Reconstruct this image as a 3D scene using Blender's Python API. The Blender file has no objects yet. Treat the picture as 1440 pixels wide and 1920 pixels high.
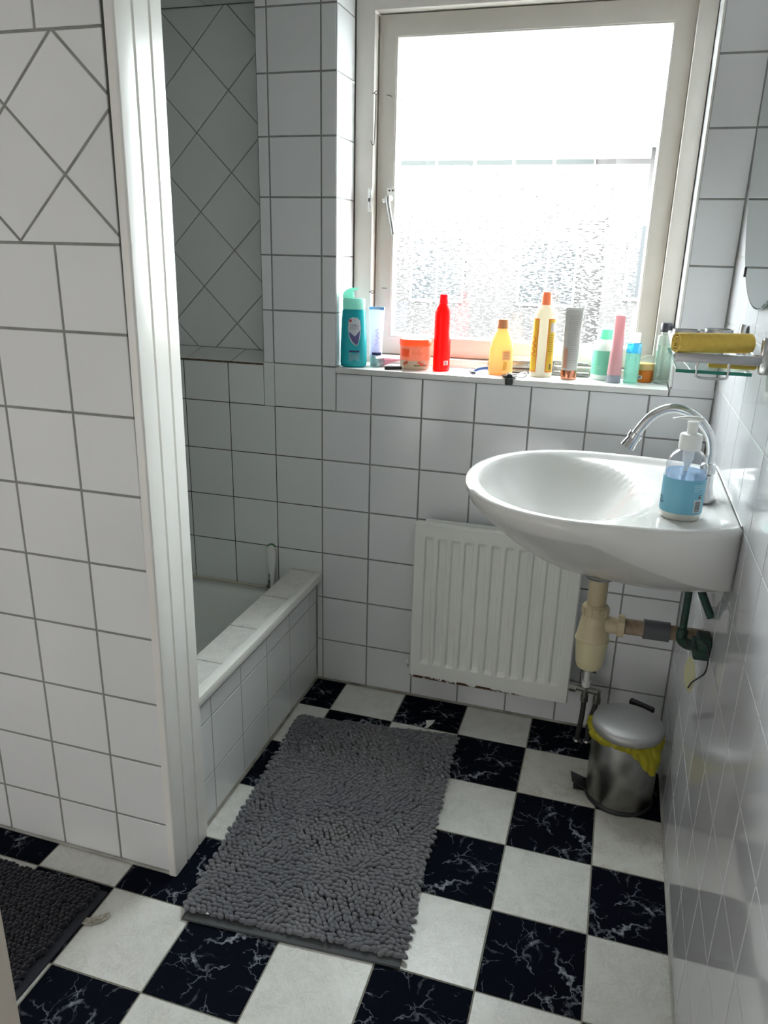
import bpy, bmesh, math, random
import numpy as np
from mathutils import Vector, Matrix, noise as mnoise
random.seed(7)
PI = math.pi
scn = bpy.context.scene
COL = scn.collection

# ------------------------------------------------------------------ camera
cam_d = bpy.data.cameras.new('camera')
cam = bpy.data.objects.new('camera', cam_d)
COL.objects.link(cam)
cam_d.sensor_fit = 'HORIZONTAL'
cam_d.sensor_width = 36.0
cam_d.lens = 36.0 * 1432.718 / 1440.0
cam_d.clip_start = 0.02
cam_d.clip_end = 200
R0 = (0.95611677, 0.29207672, 0.02306337)
R1 = (0.11482288, -0.30112367, -0.94664684)
R2 = (-0.26954858, 0.90775312, -0.32144648)
M = Matrix(((R0[0], -R1[0], -R2[0], 0.81118623),
            (R0[1], -R1[1], -R2[1], -2.06744329),
            (R0[2], -R1[2], -R2[2], 1.33813988),
            (0, 0, 0, 1)))
cam.matrix_world = M
scn.camera = cam

# ------------------------------------------------------------------ world
w = bpy.data.worlds.new('world')
scn.world = w
w.use_nodes = True
nt = w.node_tree
nt.nodes.clear()
wo = nt.nodes.new('ShaderNodeOutputWorld')
bg = nt.nodes.new('ShaderNodeBackground')
bg.inputs['Color'].default_value = (0.93, 0.97, 1.0, 1)
bg.inputs['Strength'].default_value = 15.0
nt.links.new(bg.outputs[0], wo.inputs[0])

scn.view_settings.view_transform = 'Standard'
scn.view_settings.look = 'None'
scn.view_settings.gamma = 1.0
scn.view_settings.use_curve_mapping = False
scn.view_settings.exposure = 1.8
scn.cycles.use_denoising = True
scn.cycles.max_bounces = 10
scn.cycles.transparent_max_bounces = 16
scn.cycles.sample_clamp_indirect = 20.0
scn.cycles.caustics_reflective = False
scn.cycles.caustics_refractive = False


def area(name, loc, rot, sx, sy, power, color=(1, 1, 1)):
    l = bpy.data.lights.new(name, 'AREA')
    l.shape = 'RECTANGLE'
    l.size = sx
    l.size_y = sy
    l.energy = power
    l.color = color
    o = bpy.data.objects.new(name, l)
    COL.objects.link(o)
    o.location = loc
    o.rotation_euler = rot
    return o


# portal that guides the sampling of the daylight through the window
por = area('daylight_portal', (0.5, 0.30, 1.49), (-PI / 2, 0, 0), 0.75, 0.85, 1)
por.data.cycles.is_portal = True
# added fill light low behind the camera; no such source is seen
area('rear_fill', (-0.80, -3.30, 0.70), (PI / 2, 0, 0), 1.5, 1.3, 3.6, (1.0, 0.985, 0.96))
# added fill light under the ceiling behind the camera, not a known fitting
lamp = area('ceiling_fill', (0.15, -2.2, 2.43), (0, 0, 0), 0.6, 0.6, 0.6, (1.0, 0.98, 0.95))
lamp.data.spread = math.radians(125)


# ------------------------------------------------------------------ materials
def lin(r, g, b):
    def f(c):
        c /= 255.0
        return c / 12.92 if c <= 0.04045 else ((c + 0.055) / 1.055) ** 2.4
    return (f(r), f(g), f(b), 1)


def mat(name, col, rough=0.5, metal=0.0, spec=0.5, coat=0.0, **kw):
    m = bpy.data.materials.new(name)
    m.use_nodes = True
    b = m.node_tree.nodes['Principled BSDF']
    if len(col) == 3:
        col = (*col, 1)
    b.inputs['Base Color'].default_value = col
    b.inputs['Roughness'].default_value = rough
    b.inputs['Metallic'].default_value = metal
    b.inputs['Specular IOR Level'].default_value = spec
    b.inputs['Coat Weight'].default_value = coat
    for k, v in kw.items():
        b.inputs[k].default_value = v
    m.diffuse_color = col
    return m


class NT:
    """tiny node helper"""
    def __init__(s, m):
        s.t = m.node_tree
        s.b = s.t.nodes.get('Principled BSDF')

    def n(s, typ, **kw):
        nd = s.t.nodes.new(typ)
        for k, v in kw.items():
            if k.startswith('i_'):
                key = k[2:]
                key = int(key) if key.isdigit() else key.replace('_', ' ')
                nd.inputs[key].default_value = v
            else:
                setattr(nd, k, v)
        return nd

    def l(s, a, b):
        s.t.links.new(a, b)

    def ramp(s, src, stops):
        r = s.n('ShaderNodeValToRGB')
        cr = r.color_ramp
        while len(cr.elements) < len(stops):
            cr.elements.new(0.5)
        for e, (p, c) in zip(cr.elements, stops):
            e.position = p
            e.color = c if len(c) == 4 else (*c, 1)
        s.l(src, r.inputs[0])
        return r.outputs[0]

    def noise(s, scale, detail=3, rough=0.5, vec=None, dist=0.0):
        nn = s.n('ShaderNodeTexNoise')
        nn.inputs['Scale'].default_value = scale
        nn.inputs['Detail'].default_value = detail
        nn.inputs['Roughness'].default_value = rough
        nn.inputs['Distortion'].default_value = dist
        if vec is None:
            vec = s.coord('Object')
        s.l(vec, nn.inputs['Vector'])
        return nn

    def coord(s, which='Object'):
        tc = s.n('ShaderNodeTexCoord')
        return tc.outputs[which]

    def bump(s, h, strength=0.2, dist=0.01):
        bb = s.n('ShaderNodeBump')
        bb.inputs['Strength'].default_value = strength
        bb.inputs['Distance'].default_value = dist
        s.l(h, bb.inputs['Height'])
        s.l(bb.outputs[0], s.b.inputs['Normal'])


def mottled(name, c1, c2, scale=20, rough=0.5, bump=0.0, **kw):
    m = mat(name, c1, rough, **kw)
    t = NT(m)
    nn = t.noise(scale, 4)
    t.l(t.ramp(nn.outputs['Fac'], [(0.3, c1), (0.75, c2)]), t.b.inputs['Base Color'])
    if bump:
        t.bump(nn.outputs['Fac'], bump, 0.002)
    return m


def glaze(name, col, rough):
    m = mat(name, col, rough, coat=0.0, spec=0.5)
    t = NT(m)
    oi = t.n('ShaderNodeObjectInfo')
    hs = t.n('ShaderNodeHueSaturation')
    mr = t.n('ShaderNodeMapRange')
    mr.inputs['To Min'].default_value = 0.975
    mr.inputs['To Max'].default_value = 1.02
    t.l(oi.outputs['Random'], mr.inputs['Value'])
    t.l(mr.outputs[0], hs.inputs['Value'])
    hs.inputs['Color'].default_value = (*col[:3], 1)
    t.l(hs.outputs[0], t.b.inputs['Base Color'])
    nn = t.noise(9, 2)
    t.bump(nn.outputs['Fac'], 0.06, 0.004)
    return m


TILE = glaze('white_glazed_tile', (0.78, 0.79, 0.80), 0.12)
TILE_OLD = glaze('white_glazed_tile_by_the_bath', (0.76, 0.78, 0.77), 0.14)
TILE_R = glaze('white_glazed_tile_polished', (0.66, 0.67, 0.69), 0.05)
GROUT = mottled('grey_grout', lin(150, 150, 147), lin(128, 128, 125), 30, 0.9)
GROUT_L = mottled('light_grout', lin(170, 170, 165), lin(150, 150, 146), 30, 0.9)
GROUT_D = mottled('stained_grout', lin(95, 92, 86), lin(38, 35, 31), 26, 0.9)
SEAL = mottled('old_sealant', lin(172, 170, 160), lin(92, 82, 68), 14, 0.6)
PAINT = mottled('cream_gloss_paint', (0.84, 0.83, 0.79), (0.80, 0.79, 0.75), 12, 0.24, 0.10)
PAINT_W = mottled('painted_window_wood', (0.62, 0.59, 0.54), (0.57, 0.54, 0.49), 10, 0.35, 0.08)
WALLP = mat('painted_plaster', (0.86, 0.85, 0.83), 0.85)
CERAMIC = mat('white_ceramic', (0.655, 0.65, 0.63), 0.12)
ACRYL = mat('white_bath_enamel', (0.80, 0.82, 0.79), 0.16)
CHROME = mat('chrome', (0.58, 0.585, 0.59), 0.20, 1.0)
CHROME_D = mottled('worn_chrome', (0.55, 0.55, 0.54), (0.30, 0.29, 0.28), 60, 0.32, metal=1.0)
STEEL = mottled('stained_steel', (0.40, 0.395, 0.38), (0.24, 0.235, 0.22), 22, 0.33, metal=1.0)
STEEL_LID = mottled('brushed_lid_steel', (0.48, 0.48, 0.48), (0.42, 0.42, 0.42), 9, 0.5, metal=0.8)
BLACK = mat('black_plastic', (0.018, 0.018, 0.02), 0.4)
WHITE_P = mat('white_plastic', (0.80, 0.80, 0.78), 0.35)
CREAM_P = mottled('yellowed_plastic', lin(205, 192, 160), lin(186, 170, 135), 25, 0.45)
BEIGE_P = mottled('grimy_beige_pipe', lin(176, 158, 134), lin(120, 96, 74), 40, 0.6)
GREY_P = mat('grey_pipe_sleeve', lin(88, 90, 94), 0.5)
GREEN_CU = mottled('corroded_copper', lin(34, 78, 68), lin(38, 40, 36), 60, 0.6, 0.3)
CLOTH_Y = mottled('yellow_cloth', lin(232, 200, 100), lin(216, 182, 84), 90, 0.9, 0.4)
PVC = mat('white_corner_profile', (0.84, 0.84, 0.80), 0.35)

# radiator enamel with rust near its lower edge (rust is where the thing rusts, z given in its own coordinates)
RAD = mat('radiator_enamel', (0.76, 0.77, 0.73), 0.28)
t = NT(RAD)
co = t.coord('Object')
sep = t.n('ShaderNodeSeparateXYZ')
t.l(co, sep.inputs[0])
nn = t.noise(55, 5, 0.7)
mr = t.n('ShaderNodeMapRange')
mr.inputs['From Min'].default_value = 0.0095
mr.inputs['From Max'].default_value = 0.0
t.l(sep.outputs['Z'], mr.inputs['Value'])
mx = t.n('ShaderNodeMath', operation='MULTIPLY')
mrx = t.n('ShaderNodeMapRange')
mrx.inputs['From Min'].default_value = 0.34
mrx.inputs['From Max'].default_value = 0.20
mrx.inputs['To Min'].default_value = 0.15
t.l(sep.outputs['X'], mrx.inputs['Value'])
m0 = t.n('ShaderNodeMath', operation='MULTIPLY')
t.l(mr.outputs[0], m0.inputs[0])
t.l(mrx.outputs[0], m0.inputs[1])
t.l(m0.outputs[0], mx.inputs[0])
t.l(t.ramp(nn.outputs['Fac'], [(0.44, (0, 0, 0)), (0.50, (1, 1, 1))]), mx.inputs[1])
rm = t.n('ShaderNodeMix', data_type='RGBA')
rm.inputs['A'].default_value = (0.76, 0.77, 0.73, 1)
rm.inputs['B'].default_value = lin(74, 44, 26)
t.l(t.ramp(mx.outputs[0], [(0.14, (0, 0, 0)), (0.24, (1, 1, 1))]), rm.inputs['Factor'])
t.l(rm.outputs['Result'], t.b.inputs['Base Color'])


def marble_black():
    m = mat('black_marbled_vinyl', (0.008, 0.009, 0.014), 0.5, spec=0.0)
    t = NT(m)
    co = t.coord('Object')
    d = t.noise(11, 4, 0.6, vec=co)
    ad = t.n('ShaderNodeVectorMath', operation='MULTIPLY_ADD')
    t.l(d.outputs['Color'], ad.inputs[0])
    ad.inputs[1].default_value = (0.11, 0.11, 0.11)
    t.l(co, ad.inputs[2])
    out = None
    for sc, wd, off in ((6.0, 0.036, (0.3, 0.1, 0)), (13.0, 0.028, (1.3, 2.1, 0))):
        a2 = t.n('ShaderNodeVectorMath', operation='ADD')
        t.l(ad.outputs[0], a2.inputs[0])
        a2.inputs[1].default_value = off
        mp = t.n('ShaderNodeMapping')
        mp.inputs['Scale'].default_value = (1.0, 2.0, 1.0)
        mp.inputs['Rotation'].default_value = (0, 0, 0.75)
        t.l(a2.outputs[0], mp.inputs['Vector'])
        v = t.n('ShaderNodeTexVoronoi', feature='DISTANCE_TO_EDGE')
        v.inputs['Scale'].default_value = sc
        t.l(mp.outputs[0], v.inputs['Vector'])
        line = t.ramp(v.outputs['Distance'], [(0.0, (1, 1, 1)), (wd, (0, 0, 0))])
        mk = t.noise(sc * 1.5, 3, 0.6, vec=a2.outputs[0])
        msk = t.ramp(mk.outputs['Fac'], [(0.46, (0, 0, 0)), (0.60, (1, 1, 1))])
        mm = t.n('ShaderNodeMix', data_type='RGBA', blend_type='MULTIPLY')
        mm.inputs['Factor'].default_value = 1
        t.l(line, mm.inputs['A'])
        t.l(msk, mm.inputs['B'])
        if out is None:
            out = mm.outputs['Result']
        else:
            sc2 = t.n('ShaderNodeMix', data_type='RGBA', blend_type='ADD')
            sc2.inputs['Factor'].default_value = 0.55
            t.l(out, sc2.inputs['A'])
            t.l(mm.outputs['Result'], sc2.inputs['B'])
            out = sc2.outputs['Result']
    cm = t.n('ShaderNodeMix', data_type='RGBA')
    cm.inputs['A'].default_value = (0.006, 0.0075, 0.013, 1)
    cm.inputs['B'].default_value = lin(150, 156, 164)
    t.l(out, cm.inputs['Factor'])
    t.l(cm.outputs['Result'], t.b.inputs['Base Color'])
    t.bump(t.noise(60, 3, 0.6).outputs['Fac'], 0.22, 0.0025)
    return m


def marble_white(name, c1, c2, c3):
    m = mat(name, c1, 0.32, spec=0.45)
    t = NT(m)
    co = t.coord('Object')
    a = t.noise(13, 6, 0.65, vec=co, dist=1.2)
    base = t.ramp(a.outputs['Fac'], [(0.30, c2), (0.5, c1), (0.72, c3)])
    v = t.noise(26, 5, 0.7, vec=co, dist=2.5)
    ln = t.ramp(v.outputs['Fac'], [(0.46, (0, 0, 0)), (0.50, (1, 1, 1)), (0.54, (0, 0, 0))])
    mm = t.n('ShaderNodeMix', data_type='RGBA')
    t.l(ln, mm.inputs['Factor'])
    t.l(base, mm.inputs['A'])
    mm.inputs['B'].default_value = (*c3, 1) if len(c3) == 3 else c3
    t.l(mm.outputs['Result'], t.b.inputs['Base Color'])
    t.bump(t.noise(60, 3, 0.6).outputs['Fac'], 0.2, 0.002)
    return m


VINYL_B = marble_black()
VINYL_W = marble_white('white_marbled_vinyl', lin(214, 214, 208), lin(198, 198, 192), lin(226, 227, 222))
VINYL_W2 = marble_white('white_marbled_vinyl_stained', lin(210, 208, 200), lin(184, 178, 160), lin(222, 221, 215))
LEDGE_T = marble_white('grey_marbled_ledge_tile', lin(212, 211, 206), lin(190, 189, 184), lin(224, 223, 218))
VJOINT = mottled('vinyl_joint', lin(150, 147, 135), lin(120, 116, 104), 20, 0.7)


def translucent(name, col, rough=0.3, amount=0.5):
    m = bpy.data.materials.new(name)
    m.use_nodes = True
    t = NT(m)
    b = t.b
    if len(col) == 3:
        col = (*col, 1)
    b.inputs['Base Color'].default_value = col
    b.inputs['Roughness'].default_value = rough
    tr = t.n('ShaderNodeBsdfTranslucent')
    tr.inputs['Color'].default_value = col
    mx = t.n('ShaderNodeMixShader')
    mx.inputs[0].default_value = amount
    out = m.node_tree.nodes['Material Output']
    t.l(b.outputs[0], mx.inputs[1])
    t.l(tr.outputs[0], mx.inputs[2])
    t.l(mx.outputs[0], out.inputs[0])
    m.diffuse_color = col
    return m


def clear(name, tint=(0.95, 0.98, 0.97), refl=0.12, body=0.0, body_col=(0.8, 0.9, 0.9)):
    """clear plastic or glass sheet: see-through with a sharp surface reflection (and a little body colour)"""
    m = bpy.data.materials.new(name)
    m.use_nodes = True
    m.node_tree.nodes.clear()
    t = NT(m)
    out = t.n('ShaderNodeOutputMaterial')
    tr = t.n('ShaderNodeBsdfTransparent')
    tr.inputs['Color'].default_value = (*tint, 1)
    gl = t.n('ShaderNodeBsdfGlossy')
    gl.inputs['Roughness'].default_value = 0.04
    lw = t.n('ShaderNodeLayerWeight')
    lw.inputs['Blend'].default_value = 0.25
    mr = t.n('ShaderNodeMapRange')
    mr.inputs['To Min'].default_value = refl * 0.4
    mr.inputs['To Max'].default_value = min(1, refl * 5)
    t.l(lw.outputs['Facing'], mr.inputs['Value'])
    mx = t.n('ShaderNodeMixShader')
    t.l(mr.outputs[0], mx.inputs[0])
    last = tr.outputs[0]
    if body > 0:
        df = t.n('ShaderNodeBsdfTranslucent')
        df.inputs['Color'].default_value = (*body_col, 1)
        d2 = t.n('ShaderNodeBsdfDiffuse')
        d2.inputs['Color'].default_value = (*body_col, 1)
        m0 = t.n('ShaderNodeMixShader')
        m0.inputs[0].default_value = 0.5
        t.l(df.outputs[0], m0.inputs[1])
        t.l(d2.outputs[0], m0.inputs[2])
        m2 = t.n('ShaderNodeMixShader')
        m2.inputs[0].default_value = body
        t.l(tr.outputs[0], m2.inputs[1])
        t.l(m0.outputs[0], m2.inputs[2])
        last = m2.outputs[0]
    t.l(last, mx.inputs[1])
    t.l(gl.outputs[0], mx.inputs[2])
    t.l(mx.outputs[0], out.inputs[0])
    return m


PANE = clear('window_glass', (0.97, 0.99, 0.98), 0.10)


def film(name, pattern):
    """privacy film: white translucent sheet, the lower one embossed with a rippled pattern that lets the view through in flecks"""
    m = bpy.data.materials.new(name)
    m.use_nodes = True
    m.node_tree.nodes.clear()
    t = NT(m)
    out = t.n('ShaderNodeOutputMaterial')
    tr = t.n('ShaderNodeBsdfTransparent')
    tr.inputs['Color'].default_value = (0.96, 0.97, 0.97, 1)
    tl = t.n('ShaderNodeBsdfTranslucent')
    tl.inputs['Color'].default_value = (0.50, 0.505, 0.51, 1)
    mx = t.n('ShaderNodeMixShader')
    mx.inputs[0].default_value = 0.38
    t.l(tr.outputs[0], mx.inputs[1])
    t.l(tl.outputs[0], mx.inputs[2])
    last = mx.outputs[0]
    if pattern:
        co = t.coord('Object')
        mp = t.n('ShaderNodeMapping')
        mp.inputs['Rotation'].default_value = (0, math.radians(-32), 0)
        mp.inputs['Scale'].default_value = (0.38, 1.0, 1.25)
        t.l(co, mp.inputs['Vector'])
        n1 = t.noise(215, 2, 0.5, vec=mp.outputs[0], dist=0.6)
        sep = t.n('ShaderNodeSeparateXYZ')
        t.l(co, sep.inputs[0])
        # flecks thinned by height in the colour, standing in for brighter sky above
        g = t.n('ShaderNodeMapRange')
        g.inputs['From Min'].default_value = 0.47
        g.inputs['From Max'].default_value = 0.06
        g.inputs['To Min'].default_value = -0.10
        g.inputs['To Max'].default_value = 0.125
        t.l(sep.outputs['Z'], g.inputs['Value'])
        a = t.n('ShaderNodeMath', operation='ADD')
        t.l(n1.outputs['Fac'], a.inputs[0])
        t.l(g.outputs[0], a.inputs[1])
        f = t.ramp(a.outputs[0], [(0.50, (0, 0, 0)), (0.56, (1, 1, 1))])
        tr2 = t.n('ShaderNodeBsdfTransparent')
        tr2.inputs['Color'].default_value = (0.92, 0.92, 0.92, 1)
        m2 = t.n('ShaderNodeMixShader')
        t.l(f, m2.inputs[0])
        t.l(last, m2.inputs[1])
        t.l(tr2.outputs[0], m2.inputs[2])
        last = m2.outputs[0]
    t.l(last, out.inputs[0])
    return m


FILM_U = film('white_privacy_film', False)
FILM_L = film('rippled_privacy_film', True)


# ------------------------------------------------------------------ mesh helpers
def link(name, me_or_none, parent=None, loc=(0, 0, 0), rot=(0, 0, 0)):
    o = bpy.data.objects.new(name, me_or_none)
    COL.objects.link(o)
    o.location = loc
    o.rotation_euler = rot
    if parent is not None:
        o.parent = parent
    return o


def obj(name, bm, m, parent=None, loc=(0, 0, 0), rot=(0, 0, 0), smooth=False, label=None, angle=None):
    me = bpy.data.meshes.new(name)
    bmesh.ops.recalc_face_normals(bm, faces=bm.faces)
    bm.to_mesh(me)
    bm.free()
    ms = m if isinstance(m, (list, tuple)) else [m]
    for x in ms:
        me.materials.append(x)
    if smooth:
        me.shade_smooth()
        if angle is not None:
            try:
                me.set_sharp_from_angle(angle=math.radians(angle))
            except Exception:
                pass
    o = link(name, me, parent, loc, rot)
    if label:
        o['label'] = label
    return o


def tag(o, label, cat, group=None):
    o['label'] = label
    o['category'] = cat
    if group:
        o['group'] = group
    return o


def thing(name, label, cat, loc=(0, 0, 0), rot=(0, 0, 0), group=None):
    return tag(link(name, None, None, loc, rot), label, cat, group)


def struct(o):
    o['kind'] = 'structure'
    return o


def box(bm, x0, x1, y0, y1, z0, z1, mi=0):
    vs = [bm.verts.new(p) for p in ((x0, y0, z0), (x1, y0, z0), (x1, y1, z0), (x0, y1, z0),
                                    (x0, y0, z1), (x1, y0, z1), (x1, y1, z1), (x0, y1, z1))]
    for f in ((0, 3, 2, 1), (4, 5, 6, 7), (0, 1, 5, 4), (1, 2, 6, 5), (2, 3, 7, 6), (3, 0, 4, 7)):
        fc = bm.faces.new([vs[i] for i in f])
        fc.material_index = mi
    return vs


def bev(bm, w=0.002, seg=2):
    bmesh.ops.bevel(bm, geom=list(bm.edges), offset=w, segments=seg, profile=0.5, affect='EDGES', clamp_overlap=True)


def boxobj(name, x0, x1, y0, y1, z0, z1, m, parent=None, b=0.0, seg=2, loc=(0, 0, 0), rot=(0, 0, 0), label=None):
    bm = bmesh.new()
    box(bm, x0, x1, y0, y1, z0, z1)
    if b:
        bev(bm, b, seg)
    return obj(name, bm, m, parent, loc, rot, smooth=bool(b), label=label, angle=35)


def lathe(prof, seg=32, sx=1.0, sy=1.0, bm=None, cap=True, c=(0, 0, 0), mi=0, power=2.0):
    """rings of superellipse section around z; prof = [(r, z)] from the bottom up"""
    bm = bm or bmesh.new()
    rings = []
    for r, z in prof:
        if r < 1e-6:
            rings.append([bm.verts.new((c[0], c[1], c[2] + z))])
            continue
        ring = []
        for i in range(seg):
            a = 2 * PI * i / seg
            ca, sa = math.cos(a), math.sin(a)
            k = (abs(ca) ** power + abs(sa) ** power) ** (-1 / power)
            ring.append(bm.verts.new((c[0] + r * sx * ca * k, c[1] + r * sy * sa * k, c[2] + z)))
        rings.append(ring)
    for A, B in zip(rings, rings[1:]):
        for i in range(seg):
            j = (i + 1) % seg
            if len(A) == 1 and len(B) == 1:
                continue
            if len(A) == 1:
                f = bm.faces.new((A[0], B[j], B[i]))
            elif len(B) == 1:
                f = bm.faces.new((A[i], A[j], B[0]))
            else:
                f = bm.faces.new((A[i], A[j], B[j], B[i]))
            f.material_index = mi
    if cap:
        for rg, rev in ((rings[0], True), (rings[-1], False)):
            if len(rg) > 2:
                f = bm.faces.new(rg[::-1] if rev else rg)
                f.material_index = mi
    return bm


def tube(bm, pts, r, seg=10, cap=True):
    pts = [Vector(p) for p in pts]
    rs = r if isinstance(r, (list, tuple)) else [r] * len(pts)
    prev = None
    N = None
    rings = []
    for i, p in enumerate(pts):
        if i == 0:
            d = (pts[1] - p).normalized()
        elif i == len(pts) - 1:
            d = (p - pts[i - 1]).normalized()
        else:
            d = ((pts[i + 1] - p).normalized() + (p - pts[i - 1]).normalized()).normalized()
        if N is None:
            up = Vector((0, 0, 1)) if abs(d.z) < 0.9 else Vector((1, 0, 0))
            N = d.cross(up).normalized()
        else:
            N = (N - d * N.dot(d)).normalized()
        Bn = d.cross(N)
        rings.append([bm.verts.new(p + (N * math.cos(2 * PI * k / seg) + Bn * math.sin(2 * PI * k / seg)) * rs[i]) for k in range(seg)])
    for A, B in zip(rings, rings[1:]):
        for k in range(seg):
            j = (k + 1) % seg
            bm.faces.new((A[k], A[j], B[j], B[k]))
    if cap:
        bm.faces.new(rings[0][::-1])
        bm.faces.new(rings[-1])
    return bm


def smoothpts(pts, n=6):
    """Catmull-Rom through the points"""
    P = [Vector(p) for p in pts]
    P = [2 * P[0] - P[1]] + P + [2 * P[-1] - P[-2]]
    out = []
    for i in range(1, len(P) - 2):
        for k in range(n):
            t = k / n
            a, b, c, d = P[i - 1], P[i], P[i + 1], P[i + 2]
            out.append(0.5 * ((2 * b) + (c - a) * t + (2 * a - 5 * b + 4 * c - d) * t * t + (3 * b - a - 3 * c + d) * t ** 3))
    out.append(P[-2])
    return out


def tubeobj(name, pts, r, m, parent=None, seg=10, loc=(0, 0, 0), rot=(0, 0, 0), smooth=0, label=None):
    if smooth:
        if isinstance(r, (list, tuple)):
            q = len(r) - 1
            r = [r[min(int(i / smooth), q - 1)] + (r[min(int(i / smooth), q - 1) + 1] - r[min(int(i / smooth), q - 1)]) * (i / smooth - min(int(i / smooth), q - 1)) for i in range(q * smooth + 1)]
        pts = smoothpts(pts, smooth)
    return obj(name, tube(bmesh.new(), pts, r, seg), m, parent, loc, rot, smooth=True, angle=50, label=label)


# ------------------------------------------------------------------ tiles
def clip_half(poly, a, b, c):
    """keep a*x+b*y <= c"""
    out = []
    n = len(poly)
    for i in range(n):
        p, q = poly[i], poly[(i + 1) % n]
        dp, dq = a * p[0] + b * p[1] - c, a * q[0] + b * q[1] - c
        if dp <= 0:
            out.append(p)
        if (dp < 0 < dq) or (dq < 0 < dp):
            s = dp / (dp - dq)
            out.append((p[0] + s * (q[0] - p[0]), p[1] + s * (q[1] - p[1])))
    return out


def clip_rect(poly, r):
    for a, b, c in ((-1, 0, -r[0]), (1, 0, r[1]), (0, -1, -r[2]), (0, 1, r[3])):
        poly = clip_half(poly, a, b, c)
        if len(poly) < 3:
            return []
    return poly


def parea(p):
    return 0.5 * sum(p[i][0] * p[(i + 1) % len(p)][1] - p[(i + 1) % len(p)][0] * p[i][1] for i in range(len(p)))


def inset(poly, d):
    if parea(poly) < 0:
        poly = poly[::-1]
    out = list(poly)
    n = len(poly)
    for i in range(n):
        p, q = poly[i], poly[(i + 1) % n]
        ex, ey = q[0] - p[0], q[1] - p[1]
        L = math.hypot(ex, ey)
        if L < 1e-6:
            continue
        nx, ny = ey / L, -ex / L
        out = clip_half(out, nx, ny, nx * p[0] + ny * p[1] - d)
        if len(out) < 3:
            return []
    return out


_tile_cache = {}


def tile(poly, frame, m, parent, joint=0.004, th=0.003, name='tile', tilt=0.0016, ch=0.0012, spin=0):
    """one tile: polygon (u,v) in the frame (origin, U, V, N); front face on the frame plane, chamfered edges"""
    p = inset(poly, joint / 2)
    if len(p) < 3 or abs(parea(p)) < 2e-5:
        return None
    O, U, V, Nn = frame
    cx = sum(q[0] for q in p) / len(p)
    cy = sum(q[1] for q in p) / len(p)
    loc2 = [(q[0] - cx, q[1] - cy) for q in p]
    key = (tuple((round(a, 4), round(b, 4)) for a, b in loc2), m.name, round(th, 4))
    me = _tile_cache.get(key)
    if me is None:
        ins = inset(loc2, ch)
        bm = bmesh.new()
        if len(ins) != len(loc2):
            ins = loc2
        n = len(loc2)
        A = [bm.verts.new((a, b, -th)) for a, b in loc2]
        B = [bm.verts.new((a, b, -ch * 0.6)) for a, b in loc2]
        C = [bm.verts.new((a, b, 0)) for a, b in ins]
        # ring order may start elsewhere after the clip; align
        if ins is not loc2:
            k = min(range(n), key=lambda k: (C[k].co.x - loc2[0][0]) ** 2 + (C[k].co.y - loc2[0][1]) ** 2)
            C = C[k:] + C[:k]
        for i in range(n):
            j = (i + 1) % n
            bm.faces.new((A[i], A[j], B[j], B[i]))
            bm.faces.new((B[i], B[j], C[j], C[i]))
        bm.faces.new(C)
        me = bpy.data.meshes.new(name)
        bmesh.ops.recalc_face_normals(bm, faces=bm.faces)
        bm.to_mesh(me)
        bm.free()
        me.materials.append(m)
        _tile_cache[key] = me
    o = bpy.data.objects.new(name, me)
    COL.objects.link(o)
    o.parent = parent
    R = Matrix((U, V, Nn)).transposed()
    if tilt:
        R = R @ Matrix.Rotation(random.uniform(-tilt, tilt), 3, 'X') @ Matrix.Rotation(random.uniform(-tilt, tilt), 3, 'Y')
    if spin:
        R = R @ Matrix.Rotation(spin * PI / 2, 3, 'Z')
    mw = R.to_4x4()
    mw.translation = O + U * cx + V * cy
    o.matrix_local = mw
    return o


def grid(us, vs, frame, m, parent, **kw):
    for i in range(len(us) - 1):
        for j in range(len(vs) - 1):
            tile([(us[i], vs[j]), (us[i + 1], vs[j]), (us[i + 1], vs[j + 1]), (us[i], vs[j + 1])], frame, m, parent, **kw)


def diamonds(cx, cz, h, rect, frame, m, parent, **kw):
    """squares on their corners, half diagonal h, vertices at (cx+h*a, cz+h*b), a+b even"""
    for a in range(-20, 21):
        for b in range(-20, 21):
            if (a + b) % 2 == 0:
                continue
            x, z = cx + h * a, cz + h * b
            p = clip_rect([(x - h, z), (x, z - h), (x + h, z), (x, z + h)], rect)
            if len(p) >= 3 and abs(parea(p)) > 1e-4:
                tile(p, frame, m, parent, **kw)


X, Y, Z = Vector((1, 0, 0)), Vector((0, 1, 0)), Vector((0, 0, 1))
F_BACK = (Vector((0, 0, 0)), X, Z, -Y)
F_RIGHT = (Vector((1.053, 0, 0)), -Y, Z, -X)     # u = -y
F_PART = (Vector((0, -0.887, 0)), X, Z, -Y)
F_FLOOR = (Vector((0, 0, 0)), X, Y, Z)

CEIL = 2.45
G = 0.0011      # how far the joints lie behind the tile faces

# ---- floor
FX0, FY0, FS = 0.0848, 0.0430, 0.2008
fl = struct(boxobj('floor', -1.7, 1.35, -3.4, 0.06, -0.06, -0.0012, VJOINT))
for i in range(-9, 6):
    for k in range(0, 17):
        x0 = FX0 + FS * (i)
        y1 = FY0 - FS * k
        p = clip_rect([(x0, y1 - FS), (x0 + FS, y1 - FS), (x0 + FS, y1), (x0, y1)], (-1.6, 1.053, -3.3, 0.0))
        if len(p) < 3:
            continue
        if x0 + FS < -0.015 and y1 > -0.75:
            continue
        blk = (i + k) % 2 == 1
        whole = abs(parea(p) - FS * FS) < 1e-4
        sp = (i * 3 + k * 2) % 4 if whole else 0
        mm = VINYL_B if blk else (VINYL_W2 if (i, k) in ((4, 2), (4, 6), (3, 1)) else VINYL_W)
        tile(p, F_FLOOR, mm, fl, joint=0.0035, th=0.0012, tilt=0, ch=0.0005, spin=sp)

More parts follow.
